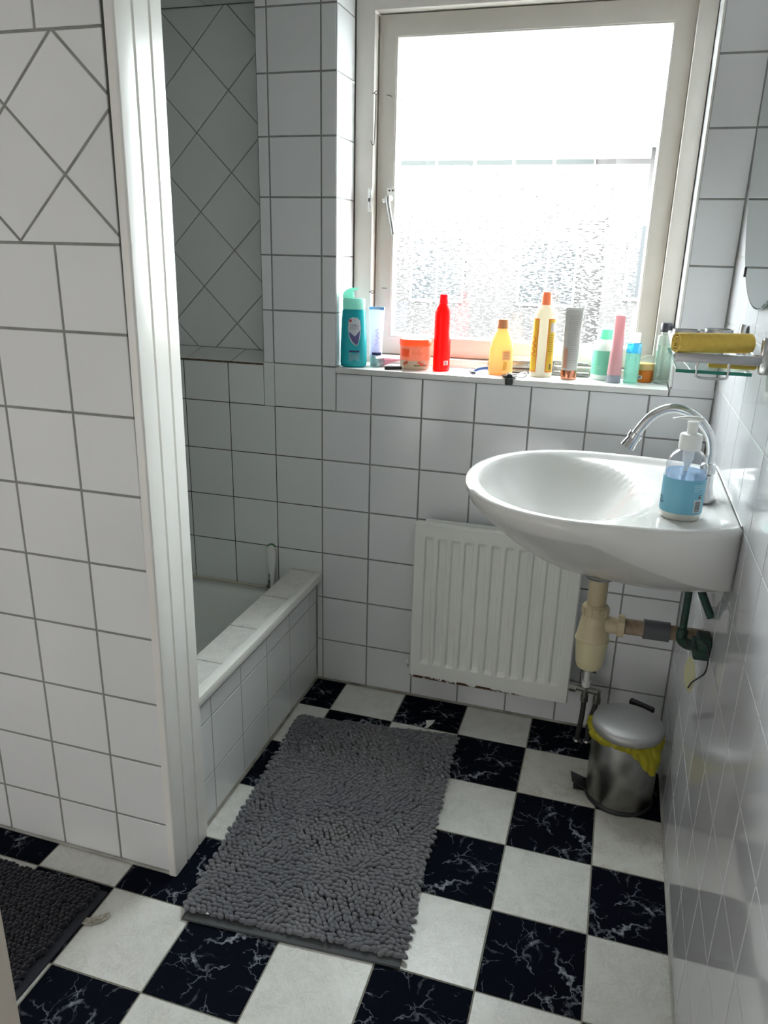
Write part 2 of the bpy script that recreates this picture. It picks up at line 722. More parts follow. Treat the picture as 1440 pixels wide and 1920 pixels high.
# ---- back wall (holes for the window and the bathing niche)
ZS = 1.0246
WX0, WX1, WZ0, WZ1 = 0.044, 0.945, 1.012, 2.03
NX0, NX1, NZ0, NZ1 = -1.02, -0.183, 1.0225, 1.965
bm = bmesh.new()
yb0, yb1 = G, 0.26
box(bm, -1.65, NX0, yb0, yb1, 0, CEIL)
box(bm, NX0, NX1, yb0, yb1, 0, NZ0 - G)
box(bm, NX0, NX1, 0.102, yb1, NZ0 - G, NZ1 + G)
box(bm, NX0, NX1, yb0, yb1, NZ1 + G, CEIL)
box(bm, NX1, WX0 - G, yb0, yb1, 0, CEIL)
box(bm, WX0 - G, WX1 + G, yb0, yb1, 0, WZ0 - 0.006)
box(bm, WX0 - G, WX1 + G, yb0, yb1, WZ1 + G, CEIL)
box(bm, WX1 + G, 1.30, yb0, yb1, 0, CEIL)
# the wedge that slopes the niche floor
bmw = [bm.verts.new(p) for p in ((NX0, 0.003, NZ0 - G), (NX1, 0.003, NZ0 - G), (NX1, 0.102, 1.0455), (NX0, 0.102, 1.0455), (NX0, 0.102, NZ0 - G), (NX1, 0.102, NZ0 - G))]
bm.faces.new(bmw[:4])
bm.faces.new((bmw[1], bmw[5], bmw[2]))
bm.faces.new((bmw[0], bmw[3], bmw[4]))
wb = struct(obj('wall_back', bm, GROUT))
zl = [0.0, 0.147, 0.297, 0.447, 0.597, 0.747, 0.897]
J = 0.0046
xs = [0.15 * i for i in range(0, 8)]
xs[-1] = 1.0525
grid(xs, zl, F_BACK, TILE, wb, joint=J)
grid([0.0, 0.044], [0.897, ZS], F_BACK, TILE, wb, joint=J)
grid([0.044, 0.15], [0.897, 1.008], F_BACK, TILE, wb, joint=0.003)
grid([0.15, 0.3, 0.45, 0.6, 0.75, 0.9], [0.897, 1.009], F_BACK, TILE, wb, joint=J)
tile([(0.9, 0.897), (1.0525, 0.897), (1.0525, ZS + 0.004), (0.947, ZS + 0.004), (0.947, 1.009), (0.9, 1.009)][:0] or [(0.9, 0.897), (1.0525, 0.897), (1.0525, 1.009), (0.9, 1.009)], F_BACK, TILE, wb, joint=J)
zu = [ZS + 0.15 * k for k in range(0, 8)]
grid([0.947, 1.0525], [1.009, ZS + 0.004], F_BACK, TILE, wb, joint=0.001)
grid([0.948, 1.0525], zu, F_BACK, TILE, wb, joint=J)
# pier left of the window, left of it the joints are narrow and mouldy
grid([-0.183, -0.15], [ZS + 0.15 * k for k in range(0, 8)], F_BACK, TILE, wb, joint=0.004)
grid([-0.15, 0.0, 0.044], [ZS + 0.15 * k for k in range(0, 8)], F_BACK, TILE, wb, joint=J)
grid([-0.15 * k for k in range(10, -1, -1)], zl, F_BACK, TILE_OLD, wb, joint=0.0028)
grid([-0.15, 0.0], [0.897, ZS], F_BACK, TILE_OLD, wb, joint=0.0028)
grid([-0.183, -0.15], [0.897, ZS], F_BACK, TILE_OLD, wb, joint=0.0001)
grid([-0.15 * k for k in range(7, 0, -1)][:-1] + [-0.183], [0.897, NZ0 - 0.004], F_BACK, TILE_OLD, wb, joint=0.0028)
# dark mouldy grout in the wet zone: a thin skim on the wall body
def skim(x0, x1, z0, z1, name='grout_bed', m=GROUT_D, y=0.0008):
    boxobj(name, x0, x1, y, G + 0.0004, z0, z1, m, wb)
skim(-1.5, -0.001, 0.30, 1.019)
# niche
F_N = (Vector((0, 0.100, 0)), X, Z, -Y)
diamonds(-0.4225, 1.440, 0.106, (NX0, NX1 - 0.001, 1.046, NZ1), F_N, TILE_OLD, wb, joint=0.0028)
sl = math.atan2(0.0245, 0.1)
F_NF = (Vector((0, 0, NZ0)), X, Vector((0, math.cos(sl), math.sin(sl))), Vector((0, -math.sin(sl), math.cos(sl))))
grid([NX0, -0.891, -0.741, -0.591, -0.441, -0.290, NX1 - 0.001], [0, 0.1025], F_NF, TILE_OLD, wb, joint=0.003, th=0.002)
F_NS = (Vector((0, 0, NZ1)), X, Y, -Z)
for (a, b) in ((NX0, -0.82), (-0.82, -0.67), (-0.67, -0.52), (-0.52, -0.37), (-0.37, -0.22), (-0.22, NX1)):
    tile([(a, 0.0), (b, 0.0), (b, 0.099), (a, 0.099)], F_NS, TILE_OLD, wb, joint=0.003, th=0.001)
F_NR = (Vector((NX1, 0, 0)), Y, Z, -X)
grid([0.002, 0.1], [1.05, 1.195, 1.345, 1.495, 1.645, 1.795, 1.963], F_NR, TILE_OLD, wb, joint=0.003, th=0.001)
# dirty joint along the niche front edge
tubeobj('sealant_bead', [(-1.0, -0.0006, NZ0 - 0.003), (-0.186, -0.0006, NZ0 - 0.0035)], 0.003, mottled('brown_mould', lin(120, 104, 82), lin(50, 42, 34), 50, 0.8), wb, 6)
# window reveals
F_RL = (Vector((WX0, 0, 0)), Y, Z, X)
grid([0.0015, 0.14], [ZS + 0.15 * k for k in range(0, 7)] + [WZ1], F_RL, TILE, wb, joint=0.0035, th=0.001)
F_RR = (Vector((WX1, 0, 0)), -Y, Z, -X)
grid([-0.14, -0.0015], [ZS + 0.15 * k for k in range(0, 7)] + [WZ1], F_RR, TILE, wb, joint=0.0035, th=0.001)
F_RT = (Vector((0, 0, WZ1)), X, Y, -Z)
grid([0.044, 0.15, 0.3, 0.45, 0.6, 0.75, 0.9, 0.945], [0.0, 0.14], F_RT, TILE, wb, joint=0.0035, th=0.001)

# corner profile at the right edge of the window recess
boxobj('corner_profile', WX1 - 0.001, WX1 + 0.0045, -0.0025, 0.004, 1.032, 2.03, PVC, wb, b=0.001)

# ---- window sill (one continuous white stone board, slightly proud of the tiles)
bm = bmesh.new()
box(bm, 0.0455, 0.9435, -0.011, 0.139, 1.0095, 1.0255)
bev(bm, 0.002, 2)
sill = struct(obj('trim_1', bm, mottled('white_sill_stone', (0.78, 0.78, 0.76), (0.72, 0.72, 0.70), 6, 0.25), smooth=True, angle=35))
SZ = 1.0256

# ---- right wall
wr = struct(boxobj('wall_right', 1.053 + G, 1.30, -3.4, 0.0, 0, CEIL, GROUT_L))
ug = [0.0008] + [0.15 * k for k in range(1, 14)]
zr = [0.002, 0.147, 0.297, 0.447, 0.597, 0.747, 0.897, 1.047, 1.197, 1.347, 1.497, 1.647, 1.797, 1.947, 2.097]
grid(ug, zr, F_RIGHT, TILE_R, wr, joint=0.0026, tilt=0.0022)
boxobj('tiled_backing', 1.0525, 1.0545, -3.4, -1.952, 0, CEIL, WALLP, wr)
boxobj('tiled_backing', 1.0525, 1.0545, -1.952, 0.0, 2.097, CEIL, WALLP, wr)

# ---- partition on the left, with its painted end board
PX1 = -0.019
wp = struct(boxobj('wall_left', -1.65, PX1 - 0.001, -0.887 + G, -0.757, 0, CEIL, GROUT))
xp = [-1.52 + 0.0, -1.37, -1.217, -1.064, -0.911, -0.759, -0.607, -0.455, -0.302, -0.150, PX1 + 0.0105]
zp = [0.003, 0.131, 0.285, 0.437, 0.589, 0.739, 0.890, 1.042, 1.190, 1.340]
XP_END = -0.0165
xp[-1] = XP_END
grid(xp, zp, F_PART, TILE, wp, joint=0.005)
diamonds(-0.113, 1.450, 0.107, (-1.52, XP_END, 1.340, 1.663), F_PART, TILE, wp, joint=0.005)
xq = [-1.493 + 0.15 * k for k in range(0, 10)] + [XP_END]
grid(xq, [1.663, 1.81, 1.96, 2.11, 2.26, 2.449], F_PART, TILE, wp, joint=0.005)

# end board: profiled timber with two grooves, rounded front edge, leaning a touch to the right
ys = [(-0.893, 0), (-0.846, 0), (-0.8445, 1), (-0.840, 1), (-0.8385, 0), (-0.797, 0), (-0.7955, 1), (-0.791, 1), (-0.7895, 0), (-0.757, 0)]
def lean(z):
    return 0.0075 * z - 0.003
bm = bmesh.new()
prof = [(-0.0175, -0.893)]
for a in range(0, 5):
    an = a / 4 * PI / 2
    prof.append((-0.005 + 0.005 * math.sin(an) , -0.888 - 0.005 * math.cos(an)))
for y, gflag in ys[1:]:
    prof.append((-0.0035 if gflag else 0.0, y))
prof.append((-0.0175, -0.757))
rows = []
NZL = 14
for k in range(NZL + 1):
    z = CEIL * k / NZL
    rows.append([bm.verts.new((px + lean(z), py - 0.0, z)) for px, py in prof])
for A, B in zip(rows, rows[1:]):
    for i in range(len(prof)):
        j = (i + 1) % len(prof)
        bm.faces.new((A[i], A[j], B[j], B[i]))
bm.faces.new(rows[0][::-1])
bm.faces.new(rows[-1])
post = struct(obj('trim_2', bm, PAINT, smooth=True, angle=25))

# ---- tub front wall, edge profile and ledge tiles
tw = struct(boxobj('wall_tub_front', -0.104, -0.020 - G, -0.757, -0.001, 0, 0.3745, GROUT))
F_TUB = (Vector((-0.020, 0, 0)), Y, Z, X)
grid([-0.757, -0.675, -0.522, -0.3685, -0.213, -0.060, -0.001], [0.004, 0.124, 0.279, 0.3305, 0.358], F_TUB, TILE_OLD, tw, joint=0.0028)
bm = bmesh.new()
box(bm, -0.0240, 0.0, -0.762, -0.001, 0.357, 0.3815)
bev(bm, 0.0015, 2)
obj('edge_profile', bm, PVC, tw, smooth=True, angle=35, label='white plastic edge strip')
F_LEDGE = (Vector((0, 0, 0.3795)), X, Y, Z)
grid([-0.107, -0.0245], [-0.757, -0.603, -0.411, -0.211, -0.002], F_LEDGE, LEDGE_T, tw, joint=0.0022, th=0.0045)
boxobj('grout_bed', -0.1065, -0.025, -0.757, -0.002, 0.374, 0.3775, GROUT, tw)
# painted apron return between the board and the tub face
boxobj('filler_strip', -0.0195, -0.013, -0.757, -0.735, 0.0, 0.357, PAINT, tw)

# other room faces
struct(boxobj('ceiling', -1.7, 1.35, -3.4, 0.30, CEIL, CEIL + 0.1, WALLP))
struct(boxobj('wall_far_left', -1.70, -1.60, -3.4, 0.0, 0, CEIL, WALLP))
bm = bmesh.new()
box(bm, -1.6, 0.05, -3.5, -3.4, 0, CEIL)
box(bm, 0.95, 1.30, -3.5, -3.4, 0, CEIL)
box(bm, 0.05, 0.95, -3.5, -3.4, 2.05, CEIL)
struct(obj('wall_front', bm, WALLP))
struct(boxobj('doorway_blocker', 0.05, 0.95, -3.47, -3.43, 0.0, 2.05, PAINT))  # unseen leaf, added to shut sky light out of the rear doorway

# sealant beads round the floor
def bead(name, pts, r=0.0035, m=SEAL):
    o = tubeobj(name, pts, r, m, None, 6)
    return struct(o)
bead('baseboard_back', [(-0.018, -0.001, 0.003), (0.3, -0.001, 0.0035), (0.7, -0.001, 0.003), (1.052, -0.001, 0.0035)], 0.0045)
bead('baseboard_right', [(1.0525, -0.002, 0.003), (1.052, -0.6, 0.0035), (1.0525, -1.2, 0.003), (1.052, -3.3, 0.003)], 0.0045, mottled('white_sealant', lin(190, 190, 184), lin(150, 148, 138), 16, 0.5))
bead('baseboard_left', [(-1.5, -0.888, 0.003), (-0.6, -0.888, 0.004), (-0.017, -0.889, 0.003)], 0.0045, mottled('grey_sealant', lin(178, 178, 172), lin(128, 126, 118), 16, 0.5))
bead('baseboard_tub', [(-0.020, -0.755, 0.003), (-0.019, -0.4, 0.0045), (-0.020, -0.003, 0.003)], 0.0055)
# rounded sealant fillet in the corner behind the tub
tubeobj('corner_sealant', [(-0.019, -0.001, 0.012), (-0.018, -0.001, 0.2), (-0.019, -0.001, 0.355)], 0.0022, SEAL, wb, 6)

# ------------------------------------------------------------------ bathtub
tub = thing('bathtub', 'white enamel bathtub built in behind the tiled tub wall', 'bathtub', (-0.5, -0.38, 0.0))
def rrect(hx, hy, r, n=8):
    pts = []
    for cx_, cy_, a0 in ((hx - r, hy - r, 0), (-hx + r, hy - r, PI / 2), (-hx + r, -hy + r, PI), (hx - r, -hy + r, 1.5 * PI)):
        for k in range(n + 1):
            a = a0 + PI / 2 * k / n
            pts.append((cx_ + r * math.cos(a), cy_ + r * math.sin(a)))
    return pts
bm = bmesh.new()
lv = [(0.393, 0.372, 0.004, 0.270), (0.393, 0.372, 0.004, 0.297), (0.390, 0.369, 0.006, 0.302), (0.355, 0.322, 0.06, 0.302),
      (0.346, 0.312, 0.07, 0.299), (0.338, 0.300, 0.08, 0.287), (0.315, 0.262, 0.09, 0.16), (0.295, 0.235, 0.10, 0.07), (0.26, 0.20, 0.10, 0.045), (0.1, 0.08, 0.04, 0.04)]
rings = [[bm.verts.new((x, y, z)) for x, y in rrect(hx, hy, r)] for hx, hy, r, z in lv]
for A, B in zip(rings, rings[1:]):
    for i in range(len(A)):
        j = (i + 1) % len(A)
        bm.faces.new((A[i], A[j], B[j], B[i]))
bm.faces.new(rings[-1])
obj('basin_shell', bm, ACRYL, tub, smooth=True, angle=60)
tubeobj('sealant_bead', [(-0.39, 0.374, 0.303), (0.39, 0.374, 0.303)], 0.004, mat('cream_sealant', lin(205, 200, 178), 0.6), tub, 6)
obj('waste_drain', lathe([(0.0, 0.041), (0.022, 0.041), (0.024, 0.044), (0.03, 0.0435), (0.031, 0.041)], 20, cap=False), CHROME, tub, loc=(0.0, 0.0, 0.0), smooth=True)

# back brush leaning in the tub corner
br = thing('bath_brush', 'white bath brush leaning on the tiles in the bathtub corner', 'brush', (-0.170, -0.025, 0.303), (math.radians(-7), 0, 0))
bm = bmesh.new()
def paddle(bm, rows_, th):
    R = []
    for z, xl, xr in rows_:
        R.append([bm.verts.new((xl, -th, z)), bm.verts.new((xr, -th, z)), bm.verts.new((xr, th, z)), bm.verts.new((xl, th, z))])
    for A, B in zip(R, R[1:]):
        for i in range(4):
            j = (i + 1) % 4
            bm.faces.new((A[i], A[j], B[j], B[i]))
    bm.faces.new(R[0][::-1])
    bm.faces.new(R[-1])
bms = [(0.0, 0.004, 0.012), (0.03, 0.002, 0.014), (0.06, -0.004, 0.015), (0.09, -0.011, 0.0165), (0.115, -0.016, 0.016), (0.132, -0.0165, 0.0145), (0.144, -0.013, 0.011), (0.150, -0.007, 0.005)]
paddle(bm, bms, 0.005)
bev(bm, 0.002, 1)
obj('handle', bm, WHITE_P, br, smooth=True, angle=50)
tubeobj('grip_rim', [(-0.0175, 0.004, 0.130), (-0.013, 0.004, 0.146), (-0.006, 0.004, 0.1525), (0.004, 0.004, 0.1525), (0.011, 0.004, 0.147)], 0.0022, mat('green_rubber', lin(60, 120, 70), 0.5), br, 6, smooth=4, label='green rubber rim')
bm = bmesh.new()
for k in range(60):
    a = random.uniform(0, 0.06)
    x = 0.0 - 0.013 * (1 - a / 0.06) * random.random()
    tube(bm, [(x + 0.002, random.uniform(-0.005, 0.006), a), (x - 0.003, random.uniform(-0.008, 0.004), a + 0.008)], 0.0006, 4)
bo = obj('bristles', bm, mottled('grey_bristle', lin(110, 122, 122), lin(60, 70, 70), 200, 0.7), br)
bo['kind'] = 'stuff'

# ------------------------------------------------------------------ window
win = struct(link('window_1', None))
def frame_ring(name, x0, x1, z0, z1, tx0, tx1, tz0, tz1, y0, y1, m, parent, b=0.0025):
    bm = bmesh.new()
    o_ = [(x0, z0), (x1, z0), (x1, z1), (x0, z1)]
    i_ = [(x0 + tx0, z0 + tz0), (x1 - tx1, z0 + tz0), (x1 - tx1, z1 - tz1), (x0 + tx0, z1 - tz1)]
    vo = [[bm.verts.new((p[0], y, p[1])) for p in o_] for y in (y0, y1)]
    vi = [[bm.verts.new((p[0], y, p[1])) for p in i_] for y in (y0, y1)]
    for k in range(4):
        j = (k + 1) % 4
        bm.faces.new((vo[0][k], vo[0][j], vi[0][j], vi[0][k]))
        bm.faces.new((vo[1][j], vo[1][k], vi[1][k], vi[1][j]))
        bm.faces.new((vo[0][j], vo[0][k], vo[1][k], vo[1][j]))
        bm.faces.new((vi[0][k], vi[0][j], vi[1][j], vi[1][k]))
    if b:
        bev(bm, b, 2)
    return obj(name, bm, m, parent, smooth=True, angle=35)
FR_Y = 0.140
frame_ring('window_frame', 0.046, 0.943, 1.026, 2.029, 0.053, 0.043, 0.022, 0.090, FR_Y, 0.255, PAINT_W, win)
SA_Y = 0.172
sash = frame_ring('sash', 0.1015, 0.899, 1.0505, 1.936, 0.0485, 0.0465, 0.050, 0.051, SA_Y, 0.225, PAINT_W, win)
# glazing beads: sloped strips inside the sash
PAINT_B = mottled('painted_glazing_bead', (0.70, 0.68, 0.63), (0.66, 0.63, 0.58), 14, 0.35)
bx0, bx1, bz0, bz1 = 0.150, 0.8525, 1.1005, 1.885
bw = 0.0085
bm = bmesh.new()
cor_o = [(bx0, bz0), (bx1, bz0), (bx1, bz1), (bx0, bz1)]
cor_i = [(bx0 + bw, bz0 + bw), (bx1 - bw, bz0 + bw), (bx1 - bw, bz1 - bw), (bx0 + bw, bz1 - bw)]
Lr = [[bm.verts.new((a, SA_Y + 0.002, b)) for a, b in cor_o],
      [bm.verts.new((a * 0.6 + c * 0.4, SA_Y + 0.002, b * 0.6 + d * 0.4)) for (a, b), (c, d) in zip(cor_o, cor_i)],
      [bm.verts.new((a, 0.193, b)) for a, b in cor_i],
      [bm.verts.new((a, 0.193, b)) for a, b in cor_o]]
for A, B in zip(Lr, Lr[1:] + Lr[:1]):
    for k in range(4):
        j = (k + 1) % 4
        bm.faces.new((A[k], A[j], B[j], B[k]))
obj('glazing_bead', bm, PAINT_B, win)
GY = 0.195
boxobj('glass_pane', 0.150, 0.8525, GY, GY + 0.004, 1.1005, 1.885, PANE, win)
# the films, stuck on the inside of the pane
def filmobj(name, x0, x1, z0, z1, m, label):
    boxobj(name, 0, x1 - x0, -0.0002, 0.0002, 0, z1 - z0, m, win, loc=(x0, GY - 0.0004, z0), label=label)
filmobj('privacy_film', 0.1615, 0.8335, 1.1095, 1.5705, FILM_L, 'rippled white privacy film on the lower pane')
filmobj('privacy_film', 0.1615, 0.8335, 1.5835, 1.876, FILM_U, 'plain white privacy film on the upper pane')

# handle, striker, hooks, nails
hd = boxobj('handle_plate', -0.024, 0.0, -0.003, 0.0, -0.067, 0.0, PAINT, win, b=0.001, loc=(0.157, SA_Y - 0.0002, 1.511))
bm = bmesh.new()
tube(bm, [(0, 0, 0), (0, -0.026, 0)], 0.0085, 16)
obj('spindle', bm, PAINT, hd, loc=(-0.014, -0.003, -0.028), smooth=True, angle=40)
hp = [(-0.014, -0.030, -0.026), (-0.011, -0.032, -0.045), (-0.004, -0.034, -0.075), (0.003, -0.036, -0.105), (0.007, -0.037, -0.125)]
tubeobj('lever', hp, [0.0075, 0.0066, 0.006, 0.006, 0.0058], mat('worn_aluminium', (0.62, 0.62, 0.60), 0.3, 1.0), hd, 10, smooth=4, label='bare metal lever hanging down')
tubeobj('cam_tongue', [(-0.014, -0.022, -0.030), (-0.030, -0.022, -0.036)], 0.0055, PAINT, hd, 8)
for dx in (-0.017, -0.007):
    bm = bmesh.new()
    tube(bm, [(dx, -0.0045, -0.007), (dx, -0.002, -0.007)], 0.0024, 8)
    obj('screw', bm, BLACK, hd)
sk = boxobj('striker_plate', 0.0, 0.0125, -0.004, 0.0, -0.062, 0.0, PAINT, win, b=0.0015, loc=(0.0865, FR_Y - 0.0002, 1.508))
bm = bmesh.new()
box(bm, 0.007, 0.0135, -0.014, -0.003, -0.052, -0.006)
bev(bm, 0.003, 2)
obj('striker_lip', bm, CHROME_D, sk, smooth=True, angle=40)
bm = bmesh.new()
box(bm, 0.0055, 0.009, -0.0148, -0.012, -0.036, -0.026)
obj('slot', bm, BLACK, sk)
RUST = mottled('rusty_wire', lin(84, 70, 58), lin(54, 44, 36), 80, 0.7)
def eye(loc):
    bm = bmesh.new()
    pts = [(0.004 * math.cos(a), 0.0, 0.004 * math.sin(a)) for a in [2 * PI * k / 14 for k in range(15)]]
    tube(bm, pts, 0.0011, 6)
    tube(bm, [(-0.004, 0, 0), (-0.011, 0.004, 0)], 0.0011, 6)
    return obj('screw_eye', bm, RUST, win, loc=loc, smooth=True)
eye((0.108, 0.130, 1.744))
eye((0.107, 0.130, 1.229))
tubeobj('hook', [(0.108, 0.129, 1.741), (0.1075, 0.129, 1.70), (0.106, 0.130, 1.65), (0.105, 0.130, 1.625), (0.1015, 0.131, 1.617), (0.097, 0.132, 1.621), (0.095, 0.133, 1.628)], 0.0011, RUST, win, 6, smooth=4)
for x, z in ((0.140, 1.742), (0.138, 1.239)):
    tubeobj('nail', [(x, SA_Y, z), (x - 0.010, SA_Y - 0.016, z + 0.001)], 0.0012, RUST, win, 6)

# casement stay lying on the bottom ledge
st = thing('window_stay', 'grey metal casement stay along the window bottom behind the bottles', 'window stay', (0.50, 0.126, 1.026))
GALV = mottled('dull_zinc', (0.36, 0.36, 0.35), (0.22, 0.22, 0.21), 60, 0.45, metal=1.0)
boxobj('rail', 0.02, 0.145, -0.006, 0.006, 0.012, 0.034, GALV, st, b=0.002)
boxobj('cover_plate', 0.02, 0.10, -0.0075, -0.0062, 0.034, 0.045, PAINT_B, st, b=0.0005)
boxobj('rail_foot', 0.0, 0.24, -0.012, 0.010, 0.0, 0.011, GALV, st, b=0.002)
for k in (0.035, 0.075, 0.12):
    bm = bmesh.new()
    tube(bm, [(k, -0.0095, 0.024), (k, -0.006, 0.024)], 0.0035, 10)
    obj('screw', bm, CHROME_D, st, smooth=True, angle=40)
tubeobj('stay_arm', [(0.10, -0.002, 0.040), (0.18, -0.003, 0.036), (0.235, -0.003, 0.034)], 0.004, GALV, st, 8)

# ------------------------------------------------------------------ outside: a terrace across the gardens
BRK = bpy.data.materials.new('brown_brick_facade')
BRK.use_nodes = True
t = NT(BRK)
bt = t.n('ShaderNodeTexBrick')
bt.inputs['Color1'].default_value = (0.0185, 0.0162, 0.0155, 1)
bt.inputs['Color2'].default_value = (0.0215, 0.0185, 0.0178, 1)
bt.inputs['Mortar'].default_value = (0.025, 0.024, 0.023, 1)
bt.inputs['Scale'].default_value = 4.0
mp = t.n('ShaderNodeMapping')
mp.inputs['Rotation'].default_value = (PI / 2, 0, 0)
t.l(t.coord('Object'), mp.inputs['Vector'])
t.l(mp.outputs[0], bt.inputs['Vector'])
t.l(bt.outputs['Color'], t.b.inputs['Base Color'])
t.b.inputs['Roughness'].default_value = 0.9
ROOF = mottled('dark_roof_tiles', (0.022, 0.020, 0.020), (0.03, 0.027, 0.027), 3, 0.8)
BLUEW = mat('house_window_glass', (0.0185, 0.0195, 0.0205), 0.6, spec=0.1)
WFR = mat('house_window_frame', (0.07, 0.072, 0.075), 0.6)
LAWN = mottled('garden_grass', (0.02, 0.024, 0.018), (0.028, 0.03, 0.024), 0.6, 0.95)
CONC = mottled('pale_paving', (0.09, 0.09, 0.085), (0.07, 0.07, 0.065), 1.0, 0.9)
gd = struct(boxobj('garden_ground', -25, 25, 0.6, 60, -3.1, -3.0, LAWN))
def house(x0, x1, y0, zb, eave, ridge, label):
    h = thing('terraced_house', label, 'house', ((x0 + x1) / 2, y0, zb))
    hw = (x1 - x0) / 2
    boxobj('wall', -hw, hw, 0, 7, 0, eave - zb, BRK, h)
    bm = bmesh.new()
    a = [bm.verts.new(p) for p in ((-hw, -0.4, eave - zb), (hw, -0.4, eave - zb), (hw, 7.4, eave - zb), (-hw, 7.4, eave - zb), (-hw, 3.5, ridge - zb), (hw, 3.5, ridge - zb))]
    for f in ((0, 1, 5, 4), (2, 3, 4, 5), (0, 4, 3), (1, 2, 5), (0, 3, 2, 1)):
        bm.faces.new([a[i] for i in f])
    obj('roof', bm, ROOF, h)
    boxobj('gutter', -hw, hw, -0.55, -0.35, eave - zb - 0.12, eave - zb, WFR, h)
    wz = (0.9, 3.55) if eave < 4 else (0.9, 3.3)
    for zz in wz:
        n = max(2, int((x1 - x0) / 1.7))
        for k in range(n):
            cx_ = -hw + (k + 0.5) * (x1 - x0) / n
            fr = boxobj('window', cx_ - 0.62, cx_ + 0.62, -0.05, 0.02, zz, zz + 1.45, WFR, h)
            boxobj('pane', cx_ - 0.56, cx_ - 0.03, -0.07, -0.05, zz + 0.07, zz + 1.38, BLUEW, fr)
            boxobj('pane', cx_ + 0.03, cx_ + 0.56, -0.07, -0.05, zz + 0.07, zz + 1.38, BLUEW, fr)
    boxobj('chimney', hw * 0.3, hw * 0.3 + 0.7, 3.1, 3.8, ridge - zb - 0.4, ridge - zb + 0.8, BRK, h)
    return h
house(-13.5, -4.6, 15.0, -3.0, 2.45, 4.2, 'brick terraced house with blue panes seen at the left edge of the window')
mh = house(-4.5, 0.35, 15.5, -3.0, 4.5, 6.3, 'brick terraced house straight behind the window films')
GREENP = mat('grey_green_panes', (0.0185, 0.0205, 0.0195), 0.6, spec=0.1)
WHF = mat('white_mullions', (0.11, 0.11, 0.11), 0.6)
for k in range(5):
    x0_ = -2.15 + k * 0.83
    fb = boxobj('window', x0_, x0_ + 0.83, -0.06, 0.02, 5.55, 6.75, WHF, mh)
    boxobj('pane', x0_ + 0.035, x0_ + 0.795, -0.08, -0.06, 5.62, 6.68, GREENP, fb)
house(0.352, 6.5, 14.2, -3.0, 3.35, 5.3, 'brick terraced house with blue panes seen at the right edge of the window')

# ------------------------------------------------------------------ radiator
RX0, RX1, RZ0, RZ1 = 0.319, 0.784, 0.130, 0.621
rad = thing('radiator', 'white steel panel radiator with vertical ribs under the window', 'radiator', (RX0, -0.10, RZ0))
W_, H_ = RX1 - RX0, RZ1 - RZ0
def rib(x, z):
    n = 11
    m0 = 0.030
    pitch = (W_ - 2 * m0 + 0.012) / n
    u = (x - m0) / pitch
    if u < 0 or u >= n:
        return 0
    fr = u - math.floor(u)
    wz_ = min(max((z - 0.050) / 0.010, 0), 1) * min(max((H_ - 0.040 - z) / 0.010, 0), 1)
    # pressed channel: steep left side, flatter right side
    if fr < 0.12:
        k = fr / 0.12
    elif fr < 0.52:
        k = 1.0
    elif fr < 0.76:
        k = 1 - (fr - 0.52) / 0.24
    else:
        k = 0.0
    k = k * k * (3 - 2 * k)
    return 0.0075 * k * wz_
def radpanel(name, y, full=True):
    bm = bmesh.new()
    nx, nz = 231, 0
    zs = [0, 0.003, 0.045, 0.050, 0.053, 0.0565, 0.060, 0.065, 0.15, 0.25, 0.35, 0.42, H_ - 0.055, H_ - 0.050, H_ - 0.0465, H_ - 0.043, H_ - 0.040, H_ - 0.035, H_ - 0.003, H_]
    g = []
    for z in zs:
        row = []
        for i in range(nx):
            x = W_ * i / (nx - 1)
            e = 0.004 if (i == 0 or i == nx - 1 or z == 0 or z == H_) else 0
            row.append(bm.verts.new((x, y + rib(x, z) + e, z)))
        g.append(row)
    for a in range(len(zs) - 1):
        for i in range(nx - 1):
            bm.faces.new((g[a][i], g[a][i + 1], g[a + 1][i + 1], g[a + 1][i]))
    yb = y + 0.013
    b = [bm.verts.new(p) for p in ((0, yb, 0), (W_, yb, 0), (W_, yb, H_), (0, yb, H_))]
    bm.faces.new(b[::-1])
    for k in range(nx - 1):
        pass
    bm.faces.new([b[0], b[1]] + [g[0][i] for i in range(nx - 1, -1, -1)])
    bm.faces.new([b[2], b[3]] + [g[-1][i] for i in range(0, nx)])
    bm.faces.new([b[3], b[0]] + [g[a][0] for a in range(0, len(zs))])
    bm.faces.new([b[1], b[2]] + [g[a][-1] for a in range(len(zs) - 1, -1, -1)])
    return obj(name, bm, RAD, rad, smooth=True, angle=40)
radpanel('front_panel', 0.0)
bm = bmesh.new()
box(bm, 0.018, W_ - 0.012, 0.052, 0.064, 0.0, H_ - 0.004)
bev(bm, 0.004, 2)
obj('rear_panel', bm, RAD, rad, smooth=True, angle=40)
for hz in (H_ - 0.012, 0.014):
    tubeobj('header_tube', [(0.02, 0.050, hz), (W_ - 0.012, 0.050, hz)], 0.010, RAD, rad, 12)
tubeobj('top_seam', [(0.003, 0.006, H_ + 0.0005), (W_ - 0.003, 0.006, H_ + 0.0005)], 0.004, RAD, rad, 8)
tubeobj('bottom_seam', [(0.004, 0.005, 0.0015), (W_ - 0.004, 0.005, 0.0015)], 0.0045, RAD, rad, 8, label='lower seam with brown rust')
for x in (0.002, W_ - 0.002):
    tubeobj('side_seam', [(x, 0.006, 0.004), (x, 0.006, H_ - 0.004)], 0.0035, RAD, rad, 8)
bm = bmesh.new()
for k in range(26):
    x = 0.03 + k * (W_ - 0.06) / 25
    box(bm, x - 0.0006, x + 0.0006, 0.014, 0.05, 0.04, H_ - 0.02)
cv = obj('convector_fins', bm, mat('fin_steel', (0.55, 0.55, 0.53), 0.4), rad)
cv['kind'] = 'stuff'
